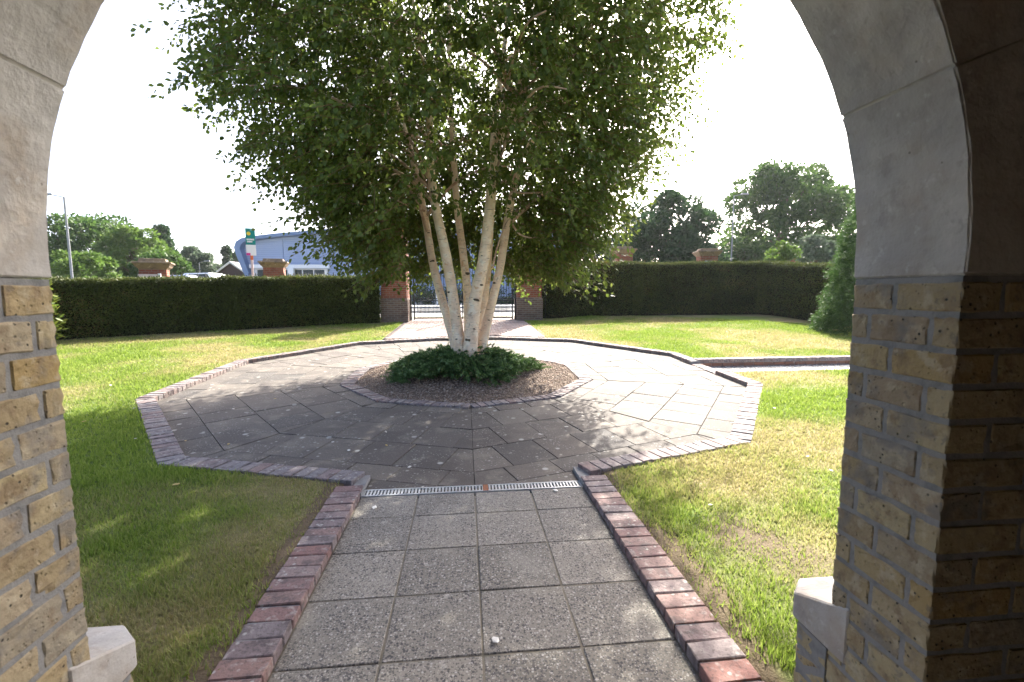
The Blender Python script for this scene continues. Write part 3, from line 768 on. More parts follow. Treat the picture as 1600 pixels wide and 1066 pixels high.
# ------------------------------------------------------------------ the multi-stemmed birch
TB = Vector((0, DC[1], float(pz(DC[1])) + .06))
birch = empty('birch_tree', TB); tag(birch, 'multi-stemmed white-barked birch with dense drooping leaves in the gravel bed', 'tree')
def px_at(px, py, y): return at_y(px, py, y) - TB
stem_px = [  # pixels up each stem, with its distance
    ([(722, 548), (700, 500), (678, 420), (664, 340), (640, 230), (600, 110), (560, -20), (520, -170), (495, -260)], 8.2, 8.7, .075),
    ([(722, 552), (710, 480), (697, 400), (680, 320), (672, 250), (668, 130), (640, -20), (620, -200), (610, -380)], 8.05, 7.4, .092),
    ([(733, 545), (731, 470), (724, 400), (714, 320), (708, 230), (702, 110), (700, -50), (690, -260), (690, -420)], 8.5, 9.4, .078),
    ([(731, 556), (741, 480), (757, 400), (766, 320), (776, 230), (820, 120), (870, 10), (905, -130), (930, -280)], 7.95, 7.2, .108),
    ([(742, 545), (752, 500), (762, 420), (768, 300), (772, 200), (790, 60), (800, -80), (810, -280), (810, -440)], 8.65, 9.9, .080),
    ([(744, 550), (762, 500), (781, 420), (796, 330), (820, 240), (880, 150), (925, 40), (985, -90), (1030, -200)], 8.2, 8.6, .080),
]
stems = []
for k, (pp, d0, d1, r0) in enumerate(stem_px):
    ctrl = []
    for i, (x, y) in enumerate(pp): ctrl.append(px_at(x, y, d0 + (d1 - d0) * i / (len(pp) - 1)))
    ctrl[0] = ctrl[0] + Vector((0, 0, -.35))
    pts = spline(ctrl, 7); n = len(pts)
    rad = [r0 * 1.02 * (1.22 - .22 * min(1, i / 8)) * (1 - .90 * (i / (n - 1)) ** 1.15) + .006 for i in range(n)]
    for i in range(2, n): rad[i] *= 1 + random.gauss(0, .02)
    bb = B().tube(pts, rad, 12); me = bb.mesh('stem', smooth=True)
    sc_ = np.zeros(len(me.vertices)); co = np.array([v.co for v in me.vertices])
    for _ in range(9):                     # branch scars
        j = random.randrange(len(co)); c = co[j]; dd = np.abs(co - c); sc_ = np.maximum(sc_, 0)
    at = me.attributes.new('scar', 'FLOAT', 'POINT'); at.data.foreach_set('value', sc_.astype(np.float32))
    add('stem', me, 'birch_bark', birch)
    stems.append((pts, rad))
    # raised dark branch collars where twigs fell away
    for _ in range(random.choice((3, 4, 5))):
        sz = random.choice((.5, .7, 1., 1.5)); i = random.randrange(4, 34); p = pts[i]; t = (pts[i + 1] - pts[i]).normalized()
        a = random.uniform(-2.4, -.6); o_ = Vector((math.cos(a), math.sin(a), 0)); o_ = (o_ - t * o_.dot(t)).normalized()
        c = p + o_ * rad[i] * .96; sd_ = t.cross(o_)
        ring_ = [c + sd_ * math.cos(q) * .03 * sz * random.uniform(.8, 1.5) + t * math.sin(q) * .017 * sz * random.uniform(.7, 1.3) for q in np.linspace(0, 6.283, 8, endpoint=False)]
        top = [c + (q - c) * .45 + o_ * .012 for q in ring_]
        B().prism(ring_, top).build('branch_scar', 'bark', birch)

def crown_r(z): return np.interp(z, [1.5, 1.9, 2.3, 3, 4, 5, 6.5, 8, 9.6, 11, 11.8], [.6, 1.45, 1.8, 2.4, 3.15, 3.65, 4.1, 4.2, 3.6, 2.0, .3])
# limbs from the stems out into the crown
lb = B(); limbs = []
for pts, rad in stems:
    n = len(pts)
    for _ in range(15):
        i = random.randrange(int(n * .34), n - 3); p = pts[i]; out = Vector((p.x, p.y, 0)) + Vector((random.gauss(0, 1.4), random.gauss(0, 1.4), 0))
        if out.length < .1: continue
        out.normalize(); L = random.uniform(.9, 2.4)
        q = [p, p + out * L * .35 + Vector((0, 0, .3 * L)), p + out * L * .75 + Vector((0, 0, .42 * L)), p + out * L + Vector((random.gauss(0, .15), random.gauss(0, .15), .36 * L))]
        s_ = spline(q, 4); r0 = min(rad[i] * .5, .028)
        lb.tube(s_, [r0 * (1 - .85 * j / (len(s_) - 1)) + .003 for j in range(len(s_))], 6); limbs.append(s_)
# a few low limbs the photograph shows, crossing the trunks
for pp, d in (([(796, 300), (822, 302), (850, 300), (868, 293)], 7.9), ([(664, 330), (640, 322), (618, 312), (600, 300)], 8.1), ([(770, 420), (776, 390), (790, 350), (800, 340)], 7.9), ([(800, 350), (812, 366), (830, 372), (838, 370)], 8.0), ([(668, 290), (640, 230), (620, 195), (600, 170)], 7.8), ([(786, 290), (800, 268), (826, 250), (850, 232)], 7.8)):
    s_ = spline([px_at(x, y, d) for x, y in pp], 4); lb.tube(s_, [.02 * (1 - .6 * j / (len(s_) - 1)) for j in range(len(s_))], 6); limbs.append(s_)
lb.build('limbs', 'limb', birch, 0, True)['kind'] = 'stuff'
# drooping sprays of leaves through the crown's volume
NS = 7800
zz = np.concatenate([rng.uniform(1.9, 6.8, int(NS * .66)), rng.uniform(6.8, 11.6, NS - int(NS * .66))])
aa = rng.uniform(0, 6.283, NS); lump = 1 + .16 * (vnoise(aa * 1.6 + 4, zz, 1.1, 55, 2) - .5) * 2
rr = crown_r(zz) * np.minimum(lump, 1.08) * np.sqrt(rng.uniform(.10, 1.0, NS))
P0 = np.stack([rr * np.cos(aa), rr * np.sin(aa), zz - TB.z], -1)
P0[:, 1] *= np.where(P0[:, 1] < 0, .80, 1.)            # the crown is a little flatter towards the house
keep = ~((zz < 2.75) & (P0[:, 1] < -.15) & (np.abs(P0[:, 0]) < 1.05))          # the bare trunks in front
keep &= ~((zz < 3.2) & (rr < 1.0))
keep &= ~((zz < 4.6) & (P0[:, 1] < -.2) & (np.abs(P0[:, 0] - .1) < .75 + .16 * zz) & (rng.random(NS) < np.interp(zz, [2.7, 3.4, 4.6], [.9, .5, .1])))
keep &= ~((zz < 2.15) & (np.abs(P0[:, 0]) < 1.5) & (rng.random(NS) < .6))
hole = vnoise(P0[:, 0] + 9, P0[:, 2] * 1.1 + P0[:, 1] * .6, 1.0, 91, 2); keep &= hole > .24
P0, zz, aa, rr = P0[keep], zz[keep], aa[keep], rr[keep]; NS = len(P0)
outv = np.stack([np.cos(aa), np.sin(aa), np.zeros(NS)], -1) + rng.normal(0, .55, (NS, 3)) * (1, 1, .35)
tl = rng.uniform(.3, .66, NS); NL = 32
tw = B(); LP, LD, LN, LR = [], [], [], []
t = (np.arange(NL) + .5) / NL
tone = rng.random(NS)
for i in range(NS):
    o_ = outv[i]; L = tl[i]
    C = P0[i] + o_[None] * (L * t)[:, None]; C[:, 2] += .10 * L * t - .75 * L * t ** 2
    if True:
        q = [Vector(C[0]), Vector(C[NL // 3]), Vector(C[2 * NL // 3]), Vector(C[-1])]; tw.tube(q, [.006, .0045, .003, .002], 3, False)
    side = unit(NL) ; LP.append(C + side * rng.uniform(.012, .095, (NL, 1)))
    d = side * .7 + o_[None] * .4; d[:, 2] -= .75; LD.append(d)
    nn_ = unit(NL) * .8; nn_[:, 2] += .45; nn_ += o_[None] * .35; LN.append(nn_)
    LR.append(np.clip(tone[i] * .45 + rng.random(NL) * .55, 0, 1))
LP, LD, LN, LR = map(np.concatenate, (LP, LD, LN, LR)); n = len(LP)
V, Fc, q = leaves(LP, LD, LN, rng.uniform(.05, .1, n), rng.uniform(.038, .07, n), .12, LR)
tag(add('foliage', mesh_np('foliage', V, Fc, {'rnd': q}), 'birch_leaf', birch), kind='stuff')
tag(tw.build('twigs', 'twig', birch), kind='stuff')

# ------------------------------------------------------------------ juniper round the trunks
jun = empty('juniper', TB); tag(jun, 'low spreading dark green juniper mounded round the birch trunks', 'shrub')
def mound(x, y):      # height of the mound
    r = np.hypot((x + .10) / 1.3, (y + .12) / 1.12); return .47 * np.clip(1 - r, 0, 1) ** .62
NJ = 2400; a = rng.uniform(0, 6.283, NJ); r = np.sqrt(rng.random(NJ)); lob = .80 + .28 * np.sin(a * 5 + 1) * .5 + .2 * rng.random(NJ)
x = -.10 + np.cos(a) * r * 1.24 * lob; y = -.12 + np.sin(a) * r * 1.05 * lob
ok = ~((np.hypot(x - .05, y + .05) < .24))
x, y, a = x[ok], y[ok], a[ok]; NJ = len(x); z = mound(x, y) * rng.uniform(.05, 1.0, NJ) ** .6 + .02 - .02 * np.hypot(x, y)
P, D, Lq, Wq, Rq = [], [], [], [], []; sb = B()
for i in range(NJ):
    d = np.array([math.cos(a[i]) + rng.normal(0, .5), math.sin(a[i]) + rng.normal(0, .5), rng.uniform(.1, .7)]); d /= np.linalg.norm(d)
    L = rng.uniform(.12, .27); tt = rng.random(64)
    c = np.array([x[i], y[i], z[i]]) + d * (L * tt)[:, None]; c[:, 2] -= .25 * L * tt ** 2
    sidev = unit(64) * .9 + d * .9; P.append(c); D.append(sidev); Lq.append(rng.uniform(.028, .055, 64)); Wq.append(rng.uniform(.009, .016, 64)); Rq.append(np.clip(rng.random() * .7 + .35 * tt * rng.random(64), 0, 1) if i % 9 else np.clip(.7 + .3 * tt, 0, 1))
    if i % 4 == 0: sb.tube([c[0] * 0 + (x[i], y[i], z[i]), np.array((x[i], y[i], z[i])) + d * L * .8], [.004, .002], 3, False)
P, D, Lq, Wq, Rq = map(np.concatenate, (P, D, Lq, Wq, Rq))
V, Fc, q = tris(P, D, Lq, Wq, Rq); tag(add('foliage', mesh_np('foliage', V, Fc, {'rnd': q}), 'juniper', jun), kind='stuff')
tag(sb.build('shoots', 'bark', jun), kind='stuff')

# ------------------------------------------------------------------ clipped hedges
def hedge(name, label, pts, thick, tops, n, group, seed):
    """pts: face line nearest the house, left to right; tops: top z at each point"""
    o = empty(name, (pts[0][0], pts[0][1], 0)); tag(o, label, 'hedge', group); ox, oy = pts[0]
    bb = B(); P, D = [], []
    segs = []; tot = 0
    for (x0, y0), (x1, y1), t0, t1 in zip(pts[:-1], pts[1:], tops[:-1], tops[1:]):
        L = math.hypot(x1 - x0, y1 - y0); segs.append((x0, y0, x1, y1, t0, t1, L)); tot += L
    for x0, y0, x1, y1, t0, t1, L in segs:
        ux, uy = (x1 - x0) / L, (y1 - y0) / L; nx_, ny_ = -uy, ux          # away from the house
        i_ = .07; g0, g1 = float(lawn_z(x0, y0)) - .05, float(lawn_z(x1, y1)) - .05
        e0 = 0 if x0 == pts[0][0] else .22; e1 = 0 if x1 == pts[-1][0] else .22
        x0, y0, x1, y1 = x0 - ux * e0, y0 - uy * e0, x1 + ux * e1, y1 + uy * e1
        a0 = (x0 + nx_ * i_ - ox, y0 + ny_ * i_ - oy); a1 = (x1 + nx_ * i_ - ox, y1 + ny_ * i_ - oy)
        b0 = (x0 + nx_ * (thick - i_) - ox, y0 + ny_ * (thick - i_) - oy); b1 = (x1 + nx_ * (thick - i_) - ox, y1 + ny_ * (thick - i_) - oy)
        bb.prism([(*a0, g0), (*a1, g1), (*b1, g1), (*b0, g0)], [(*a0, t0 - i_), (*a1, t1 - i_), (*b1, t1 - i_), (*b0, t0 - i_)])
        m = int(n * L / tot); u = rng.random(m); which = rng.random(m)
        top = which < .34
        tz = t0 + (t1 - t0) * u; gz = lawn_z(x0 + (x1 - x0) * u, y0 + (y1 - y0) * u)
        wave = (vnoise(u * L, np.zeros(m) + seed, .7, seed, 2) - .5) * .12; tz = tz + wave
        v = np.where(top, rng.random(m) * thick, rng.normal(.03, .028, m)); 
        zq = np.where(top, tz + rng.normal(-.03, .025, m) + (rng.random(m) < .05) * rng.random(m) * .09, gz + .04 + (tz - gz - .05) * rng.random(m) ** .9)
        bul = (vnoise(u * L * 1.0, zq * 1.3, .55, seed + 3, 3) - .5) * .11; v = np.where(top, v, v - bul)
        P.append(np.stack([x0 + (x1 - x0) * u + nx_ * v - ox, y0 + (y1 - y0) * u + ny_ * v - oy, zq], -1))
        d = unit(m) * .8; d[:, 0] -= np.where(top, 0, nx_) * .7; d[:, 1] -= np.where(top, 0, ny_) * .7; d[:, 2] += np.where(top, .9, .15); D.append(d)
        # the two ends
    bb.build('core', 'yew_core', o)
    P = np.concatenate(P); D = np.concatenate(D); m = len(P)
    br = vnoise(P[:, 0], P[:, 2] * 1.4, .9, seed + 9, 3); rq = np.clip(rng.random(m) * .62 + (br - .42) * 1.1, 0, 1)
    V, Fc, q = leaves(P, D, unit(m), rng.uniform(.045, .095, m), rng.uniform(.018, .034, m), .1, rq)
    tag(add('foliage', mesh_np('foliage', V, Fc, {'rnd': q}), 'yew', o), kind='stuff')
HG = 'clipped yew hedges round the garden'
hedge('yew_hedge', 'clipped dark hedge with a gently dipping top, below the two brick pillars and sale board', [(-11.0, 13.05), (-7.2, 15.1), (-3.05, 16.95)], 1.0, [1.94, 2.06, 2.17], 62000, None, 3)
hedge('side_hedge', 'short dark side hedge meeting the long hedge behind the light green shrub', [(-12.4, 10.4), (-10.75, 13.25)], .9, [1.86, 1.95], 16000, None, 8)
hedge('yew_hedge', 'tall clipped dark hedge with a level sunlit top behind the raised lawn', [(2.88, 18.25), (7, 18.5), (12.45, 18.75)], 1.0, [2.80, 2.78, 2.84], 56000, None, 5)
hedge('return_hedge', 'dark hedge turning towards the house beside the pointed conifer', [(12.25, 19.5), (12.35, 18.5), (12.75, 14.2)], 1.0, [2.84, 2.80, 2.42], 22000, None, 7)
# leaf litter at the hedge foot
tag(B().poly([(-10.9, 13.0, float(lawn_z(-10.9, 12.9)) + .004), (-7.1, 14.95, float(lawn_z(-7, 14.9)) + .004), (-3.0, 16.75, float(lawn_z(-3, 16.7)) + .004), (-3.2, 17.2, float(lawn_z(-3, 17.2)) + .004), (-7.3, 15.4, float(lawn_z(-7, 15.4)) + .004), (-11.1, 13.4, float(lawn_z(-11, 13.4)) + .004)]).build('hedge_bed', 'soil'), 'strip of bare reddish leaf litter under the hedge', kind='structure')

# ------------------------------------------------------------------ small laurel and the cypress
def spray_shrub(name, label, loc, h, rad, n, mat, ln, wd, cat='shrub'):
    o = empty(name, loc); tag(o, label, cat); zq = rng.random(n) ** .8 * h; a = rng.uniform(0, 6.283, n)
    r = rad * np.sqrt(rng.uniform(.3, 1, n)) * (1 - .5 * zq / h)
    P = np.stack([r * np.cos(a), r * np.sin(a), zq], -1); D = np.stack([np.cos(a), np.sin(a), rng.uniform(-.2, .8, n)], -1) + rng.normal(0, .4, (n, 3))
    V, Fc, q = leaves(P, D, unit(n) + (0, 0, 1.2), rng.uniform(*ln, n), rng.uniform(*wd, n), .1); add('foliage', mesh_np('foliage', V, Fc, {'rnd': q}), mat, o)['kind'] = 'stuff'
    B().tube([(0, 0, -.05), (0, 0, h * .8)], [.03, .01], 6).build('stem', 'bark', o)
p = on_slope(72, 538); spray_shrub('laurel_shrub', 'young yellow-green broad-leaved shrub at the end of the dark hedge', (p.x, p.y, float(lawn_z(p.x, p.y))), 1.5, .36, 300, 'laurel', (.10, .2), (.05, .08))
p = on_slope(1352, 521)
cy = empty('cypress', (p.x, p.y, float(lawn_z(p.x, p.y)))); tag(cy, 'pointed green conifer with feathery sprays standing in the raised lawn', 'conifer')
B().tube([(0, 0, -.1), (0, 0, 4.5)], [.09, .02], 8).build('trunk', 'bark', cy)
n = 3000; zq = 4.75 * (1 - np.sqrt(rng.random(n))) * 1.0; a = rng.uniform(0, 6.283, n)
rc = 1.12 * (1 - zq / 4.85) ** .8 * (.78 + .46 * vnoise(a * 2, zq, .35, 6, 2)) * np.sqrt(rng.uniform(.45, 1, n))
P, D, Rq = [], [], []
for i in range(n):
    d = np.array([math.cos(a[i]), math.sin(a[i]), rng.uniform(.0, .55)]); k = 26; tt = rng.random(k)
    c = np.array([rc[i] * math.cos(a[i]), rc[i] * math.sin(a[i]), zq[i]]) + d * (tt * .26)[:, None]; c[:, 2] -= .1 * tt ** 2
    P.append(c + rng.normal(0, .02, (k, 3))); D.append(unit(k) * .7 + d * .8 - (0, 0, .15)); Rq.append(np.clip(rng.random() * .5 + tt * .5, 0, 1))
P, D, Rq = map(np.concatenate, (P, D, Rq)); m_ = len(P)
V, Fc, q = leaves(P, D, unit(m_), rng.uniform(.05, .1, m_), rng.uniform(.012, .026, m_), .1, Rq); add('foliage', mesh_np('foliage', V, Fc, {'rnd': q}), 'conifer', cy)['kind'] = 'stuff'

# ------------------------------------------------------------------ gate piers, gates, boundary pillars and railings
def gate_pier(x, y, label):
    g = float(lawn_z(0, y)); o = empty('gate_pier', (x, y, g)); tag(o, label, 'pier', 'brick gate piers')
    B().frustum((0, 0), .98, .98, -.1, .78).build('plinth', 'plinth_brick', o)
    B().frustum((0, 0), .98, .9, .78, .84).build('chamfer', 'plinth_brick', o)
    B().frustum((0, 0), .9, .9, .84, 3.35).build('shaft', 'red_brick', o)
    B().frustum((0, 0), .96, 1.12, 3.35, 3.5).build('cornice', 'cap', o)
    B().frustum((0, 0), 1.16, 1.16, 3.5, 3.6).frustum((0, 0), 1.0, .3, 3.6, 3.95).build('capstone', 'cap', o, .01)
GY = 17.6
gate_pier(-2.60, GY, 'red brick gate pier on a dark plinth, touching the hedge behind the green lawn'); gate_pier(2.37, GY + .25, 'red brick gate pier on a brown plinth, beside the parched raised lawn')
GZ = float(lawn_z(0, GY))
for s, lab in ((-1, 'hung on the pier beside the wavy-topped hedge'), (1, 'hung on the pier beside the level hedge')):
    hx = -2.07 if s < 0 else 1.86; L = 1.95 * -s
    g = empty('iron_gate', (hx, GY + .1, GZ)); tag(g, 'black wrought-iron gate leaf with dog bars, %s' % lab, 'gate', 'pair of iron gate leaves')
    sx_ = -s
    B().box((-.03, -.03, -.02), (.03, .03, 2.35)).build('hinge_post', 'iron', g)
    B().box((min(sx_ * .10, sx_ * .15), -.022, .03), (max(sx_ * .10, sx_ * .15), .022, 2.35)).build('stile', 'iron', g)
    B().box((min(sx_ * 1.90, sx_ * 1.945), -.022, .03), (max(sx_ * 1.90, sx_ * 1.945), .022, 2.75)).build('stile', 'iron', g)
    for z, hgt in ((.07, .045), (.72, .04), (.80, .03), (2.1, .04)):
        B().box((min(sx_ * .151, sx_ * 1.899), -.018, z), (max(sx_ * .151, sx_ * 1.899), .018, z + hgt)).build('rail', 'iron', g)
    for k in range(17):
        x = sx_ * (.25 + k * .098); h = 2.4 + .38 * math.sin(k / 16 * math.pi / 2)
        o = add('bar', B().tube([(0, 0, .08), (0, 0, h)], .012, 6).mesh('bar') , 'iron', g, (x, 0, 0))
    dm = B().tube([(0, 0, .08), (0, 0, .56)], .010, 6).frustum((0, 0), .028, .004, .56, .62).mesh('dog_bar')
    for k in range(16): add('dog_bar', dm, 'iron', g, (sx_ * (.299 + k * .098), 0, 0))
def pillar(px, pyt, Y, rz, label, w=.74):
    p = at_y(px, pyt, Y); g = .57; top = p.z; o = empty('boundary_pillar', (p.x, p.y, g), rz); tag(o, label, 'pillar', 'brick pillars of the boundary wall'); h = top - g
    B().frustum((0, 0), w, w, -.1, h - .36).build('shaft', 'red_brick', o)
    B().frustum((0, 0), w + .01, w + .1, h - .36, h - .29).frustum((0, 0), w + .14, w + .26, h - .29, h - .17).build('cornice', 'cap', o)
    B().frustum((0, 0), w + .34, w + .30, h - .17, h - .11).frustum((0, 0), w + .02, w - .04, h - .11, h).build('capstone', 'cap', o, .008)
    return o, p
pl1, q1 = pillar(240, 405, 17.0, R(24), 'brick boundary pillar with a pale notice panel against it, above the hedge')
pl2, q2 = pillar(428, 405, 20.2, R(14), 'brick boundary pillar with stepped stone cap beside the green sale board')
pr1, q3 = pillar(973, 386, 22.3, R(4), 'brick boundary pillar half veiled by hanging birch leaves')
pr2, q4 = pillar(1105, 389, 20.6, R(-12), 'brick boundary pillar with a small blue and white sign on it')
pn = at_y(229, 434, 16.45); e = empty('notice_panel', (pn.x, pn.y, 1.4), R(20)); tag(e, 'pale grey panel leaning on the pillar above the hedge', 'panel')
B().box((-.22, -.02, 0), (.28, .02, .84)).build('board', 'timber', e); B().box((.31, -.03, 0), (.39, .02, .87)).build('edge_post', 'white', e)
pn = at_y(1108, 411, 20.1); e = empty('wall_sign', (pn.x, pn.y, pn.z - .12), R(-12)); tag(e, 'small blue and white sign fixed on the boundary pillar', 'sign')
B().box((-.19, -.02, 0), (.16, .02, .22)).build('plate', 'blue_board', e); B().box((-.17, -.024, .13), (.14, -.0205, .20)).build('white_band', 'white', e); B().box((.17, -.02, -.02), (.27, .02, .18)).build('end_plate', 'sign_navy' if 'sign_navy' in MT else 'fascia', e)
def railing(p, q, z0, z1, label, rise=0):
    e = empty('railing', (p.x, p.y, .57)); tag(e, label, 'railing', 'iron railings on the boundary'); d = q - p; d.z = 0; L = d.length; d.normalize()
    n = max(2, int(L / .25)); bb = B()
    for k in range(1, n):
        c = d * (L * k / n); t = k / n; zt = z0 + (z1 - z0) * t + rise * max(0, t - .62) ** 1.5 * 4
        bb.tube([(c.x, c.y, -.05), (c.x, c.y, zt)], .011, 5).frustum((c.x, c.y), .04, .004, zt, zt + .09)
    tag(bb.build('bars', 'iron', e), kind='stuff')
    r = B(); r.tube([(0, 0, z0 - .12), tuple(Vector((d.x * L, d.y * L, z1 - .12)))], .016, 5); r.build('rail', 'iron', e)
gl = Vector((-3.1, GY + .2, 0)); gr = Vector((2.9, GY + .4, 0))
railing(q1, q2, 1.62, 1.80, 'black iron railing with spear tips between the two brick pillars above the hedge')
railing(q2, gl, 1.78, 1.75, 'black iron railing sweeping up to the gate pier beside the sale board', .55)
railing(gr, q3, 1.9, 1.9, 'black iron railing behind the level hedge by the gate')
railing(q3, q4, 1.95, 1.95, 'black iron railing between the leaf-veiled pillar and the pillar with the sign')
# scroll beside the gate pier
sb = B(); c = at_y(585, 424, 18.2)
sb.tube([c + Vector((.24 * math.cos(t), 0, .24 * math.sin(t) + .02)) for t in np.linspace(0, math.pi, 12)], .014, 5)
e = empty('railing_hoop', (c.x, c.y, .57)); o = sb.tube([c + Vector((-.24, 0, -1.6)), c + Vector((-.24, 0, .02))], .012, 5).tube([c + Vector((.24, 0, -1.6)), c + Vector((.24, 0, .02))], .012, 5).build('hoop', 'iron'); o.parent = e; o.matrix_parent_inverse = Matrix.Translation(-Vector((c.x, c.y, .57)))
tag(e, 'arched black iron hoop of the railing next to the gate pier', 'railing')

# ------------------------------------------------------------------ estate board
p = at_y(393, 430, 20.8); e = empty('sale_board', (p.x + .05, p.y, .57), R(18)); tag(e, 'estate board on a pale post, green over white with a yellow disc', 'sign')
zt = at_y(391, 357, 20.8).z - .57; W = .36
B().box((-.045, -.03, -.1), (.045, .03, zt - 1.02)).build('post', 'timber', e)
B().box((-W / 2, -.055, zt - .68), (W / 2, -.031, zt)).build('green_panel', 'green', e, .003)
B().box((-W / 2, -.055, zt - 1.12), (W / 2, -.031, zt - .684)).build('white_panel', 'white', e, .003)
B().box((-W / 2, -.062, zt - 1.12), (-.03, -.0555, zt - 1.02)).build('pink_corner', 'pink', e)
B().tube([(-.06, -.0555, zt - .22), (-.06, -.061, zt - .22)], .075, 20).build('yellow_disc', 'yellow', e)
B().box((-.05, -.05, zt - 1.30), (.06, -.0305, zt - 1.121)).build('orange_plate', 'orange', e)
for r_, x0, x1 in ((.46, -.14, .13), (.55, -.13, .07)):
    x = x0
    while x < x1:
        wl = random.uniform(.025, .04); B().box((x, -.0585, zt - r_ - .035), (x + wl, -.0555, zt - r_ + .03)).build('lettering', 'white', e); x += wl + .01
B().box((.0, -.0585, zt - .075), (.13, -.0555, zt - .055)).build('lettering', 'white', e)

# ------------------------------------------------------------------ blue warehouse
BY = 50
wh = empty('warehouse', (0, BY, .57)); tag(wh, 'long blue metal-clad warehouse with curved eaves beyond the road', 'building')
def bp(px, py, dy=0):
    v = at_y(px, py, BY); return (v.x, dy, v.z - .57)
outer = [bp(398, 450), bp(386, 425), bp(375, 398), bp(372, 388), bp(375, 379), bp(383, 374), bp(395, 371), bp(440, 366), bp(520, 359), bp(640, 351), bp(760, 348), bp(870, 350), bp(905, 362)]
inner = [bp(406, 450), bp(394, 425), bp(384, 398), bp(381, 390), bp(383, 383), bp(388, 379), bp(397, 376), bp(440, 371), bp(520, 364), bp(640, 356), bp(760, 353), bp(868, 355), bp(898, 366)]
bb = B()
for i in range(len(outer) - 1):
    q = [outer[i], outer[i + 1], inner[i + 1], inner[i]]; bb.prism([(x, -.9, z) for x, _, z in q], [(x, 14, z) for x, _, z in q])
bb.build('roof_fascia', 'fascia', wh)
base = -.05
xs_ = [inner[0][0], *[bp(x, 400)[0] for x in (443, 505, 570, 640, 710, 780, 850)], inner[-1][0]]
top_at = lambda x: float(np.interp(x, [q[0] for q in inner[3:]], [q[2] for q in inner[3:]]))
prof = sorted([(q[0], q[2]) for q in inner[3:]]); 
for a, b2 in zip(xs_[:-1], xs_[1:]):
    mids = [x for x, z in prof if a + .05 < x < b2 - .05]
    top = [(x, top_at(x)) for x in [a + .02] + mids + [b2 - .02]]
    if a == xs_[0]: top = [(inner[0][0], inner[0][2])] + [(q[0], q[2]) for q in inner[1:6]] + [(x, z) for x, z in top if x > inner[5][0]]
    lo = [(b2 - .02, base), (top[0][0], base)]
    pl = top + lo
    B().prism([(x, 0, z - .02) for x, z in pl], [(x, 13.5, z - .02) for x, z in pl]).build('wall_panel', 'cladding', wh)
wz0, wz1 = bp(400, 431)[2] - 1.6, bp(400, 420)[2]
x0, x1 = bp(398, 420)[0], bp(512, 420)[0]
B().box((x0 - .3, -.55, wz1 + .02), (x1 + .3, -.01, wz1 + .4)).build('canopy', 'white', wh)
fr = B().box((x0, -.12, wz0 - .1), (x1, -.011, wz1)).build('window_band', 'white', wh)
k = 6
for i in range(k): B().box((x0 + .25 + (x1 - x0 - .5) * i / k + .06, -.16, wz0), (x0 + .25 + (x1 - x0 - .5) * (i + 1) / k - .06, -.121, wz1 - .12)).build('pane', 'glass', fr)
for px in (458,): v = bp(px, 420); B().box((v[0] - .28, -.8, base), (v[0] + .28, -.3, wz1 + .02)).build('post', 'white', wh)

# ------------------------------------------------------------------ low planting before the warehouse, seen through the gate
def shrub_mass(x0, x1, y, h, n, label):
    o = empty('shrub', ((x0 + x1) / 2, y, .57)); tag(o, label, 'shrub', 'dark shrubs before the warehouse'); L = x1 - x0
    cl = rng.random((14, 3)) * (L, 1.2, h * .75) - (L / 2, .6, 0); c = cl[rng.integers(0, 14, n)]
    P = c + rng.normal(0, 1, (n, 3)) * (.3, .3, .22); P[:, 2] = np.abs(P[:, 2]); 
    V, Fc, q = leaves(P, unit(n), unit(n), rng.uniform(.12, .24, n), rng.uniform(.07, .14, n)); add('foliage', mesh_np('foliage', V, Fc, {'rnd': q}), 'tree_dark', o)['kind'] = 'stuff'
    B().tube([(0, 0, -.1), (0, 0, h * .5)], [.08, .03], 6).build('stem', 'bark', o)
for k in range(6):
    x = -8.5 + k * 2.5; shrub_mass(x, x + 2.7, 42.5, 1.9 + random.uniform(-.25, .3), 1500, 'dark shrub in the row before the blue warehouse, seen through the gate')
for k in range(3): tag(B().box((-5.8 + k * 3.2, 41.2, .57), (-5.62 + k * 3.2, 41.35, 1.9)).frustum((-5.71 + k * 3.2, 41.275), .2, .06, 1.9, 2.0).build('bollard_post', 'white'), 'white post before the dark shrubs, seen through the gate', 'post', 'white posts before the shrubs')

# ------------------------------------------------------------------ street lamps
def lamp(px, pyt, Y, label, arm=-1, r=.075):
    t_ = at_y(px, pyt, Y); h = t_.z - .57; o = empty('street_lamp', (t_.x, Y, .57)); tag(o, label, 'street lamp', 'street lamps along the road')
    B().tube([(0, 0, -.1), (0, 0, 1.2), (0, 0, 1.25), (0, 0, h)], [r * 1.35, r * 1.35, r, r * .7], 10).build('pole', 'steel', o)
    B().tube([(0, 0, h - .02), (arm * .35, 0, h + .06), (arm * .6, 0, h + .1)], .03, 6).build('arm', 'steel', o)
    B().frustum((arm * .85, 0), .62, .5, h + .08, h + .2, .2, .14).build('lantern', 'steel', o, .02)
lamp(100, 308, 30, 'grey street lamp post beyond the hedge beside the big tree')
lamp(1147, 306, 34, 'slim grey street lamp post before the tall hazy tree', 1, .06)
lamp(311, 410, 55, 'small distant street lamp before the round bushy trees', 1, .06)

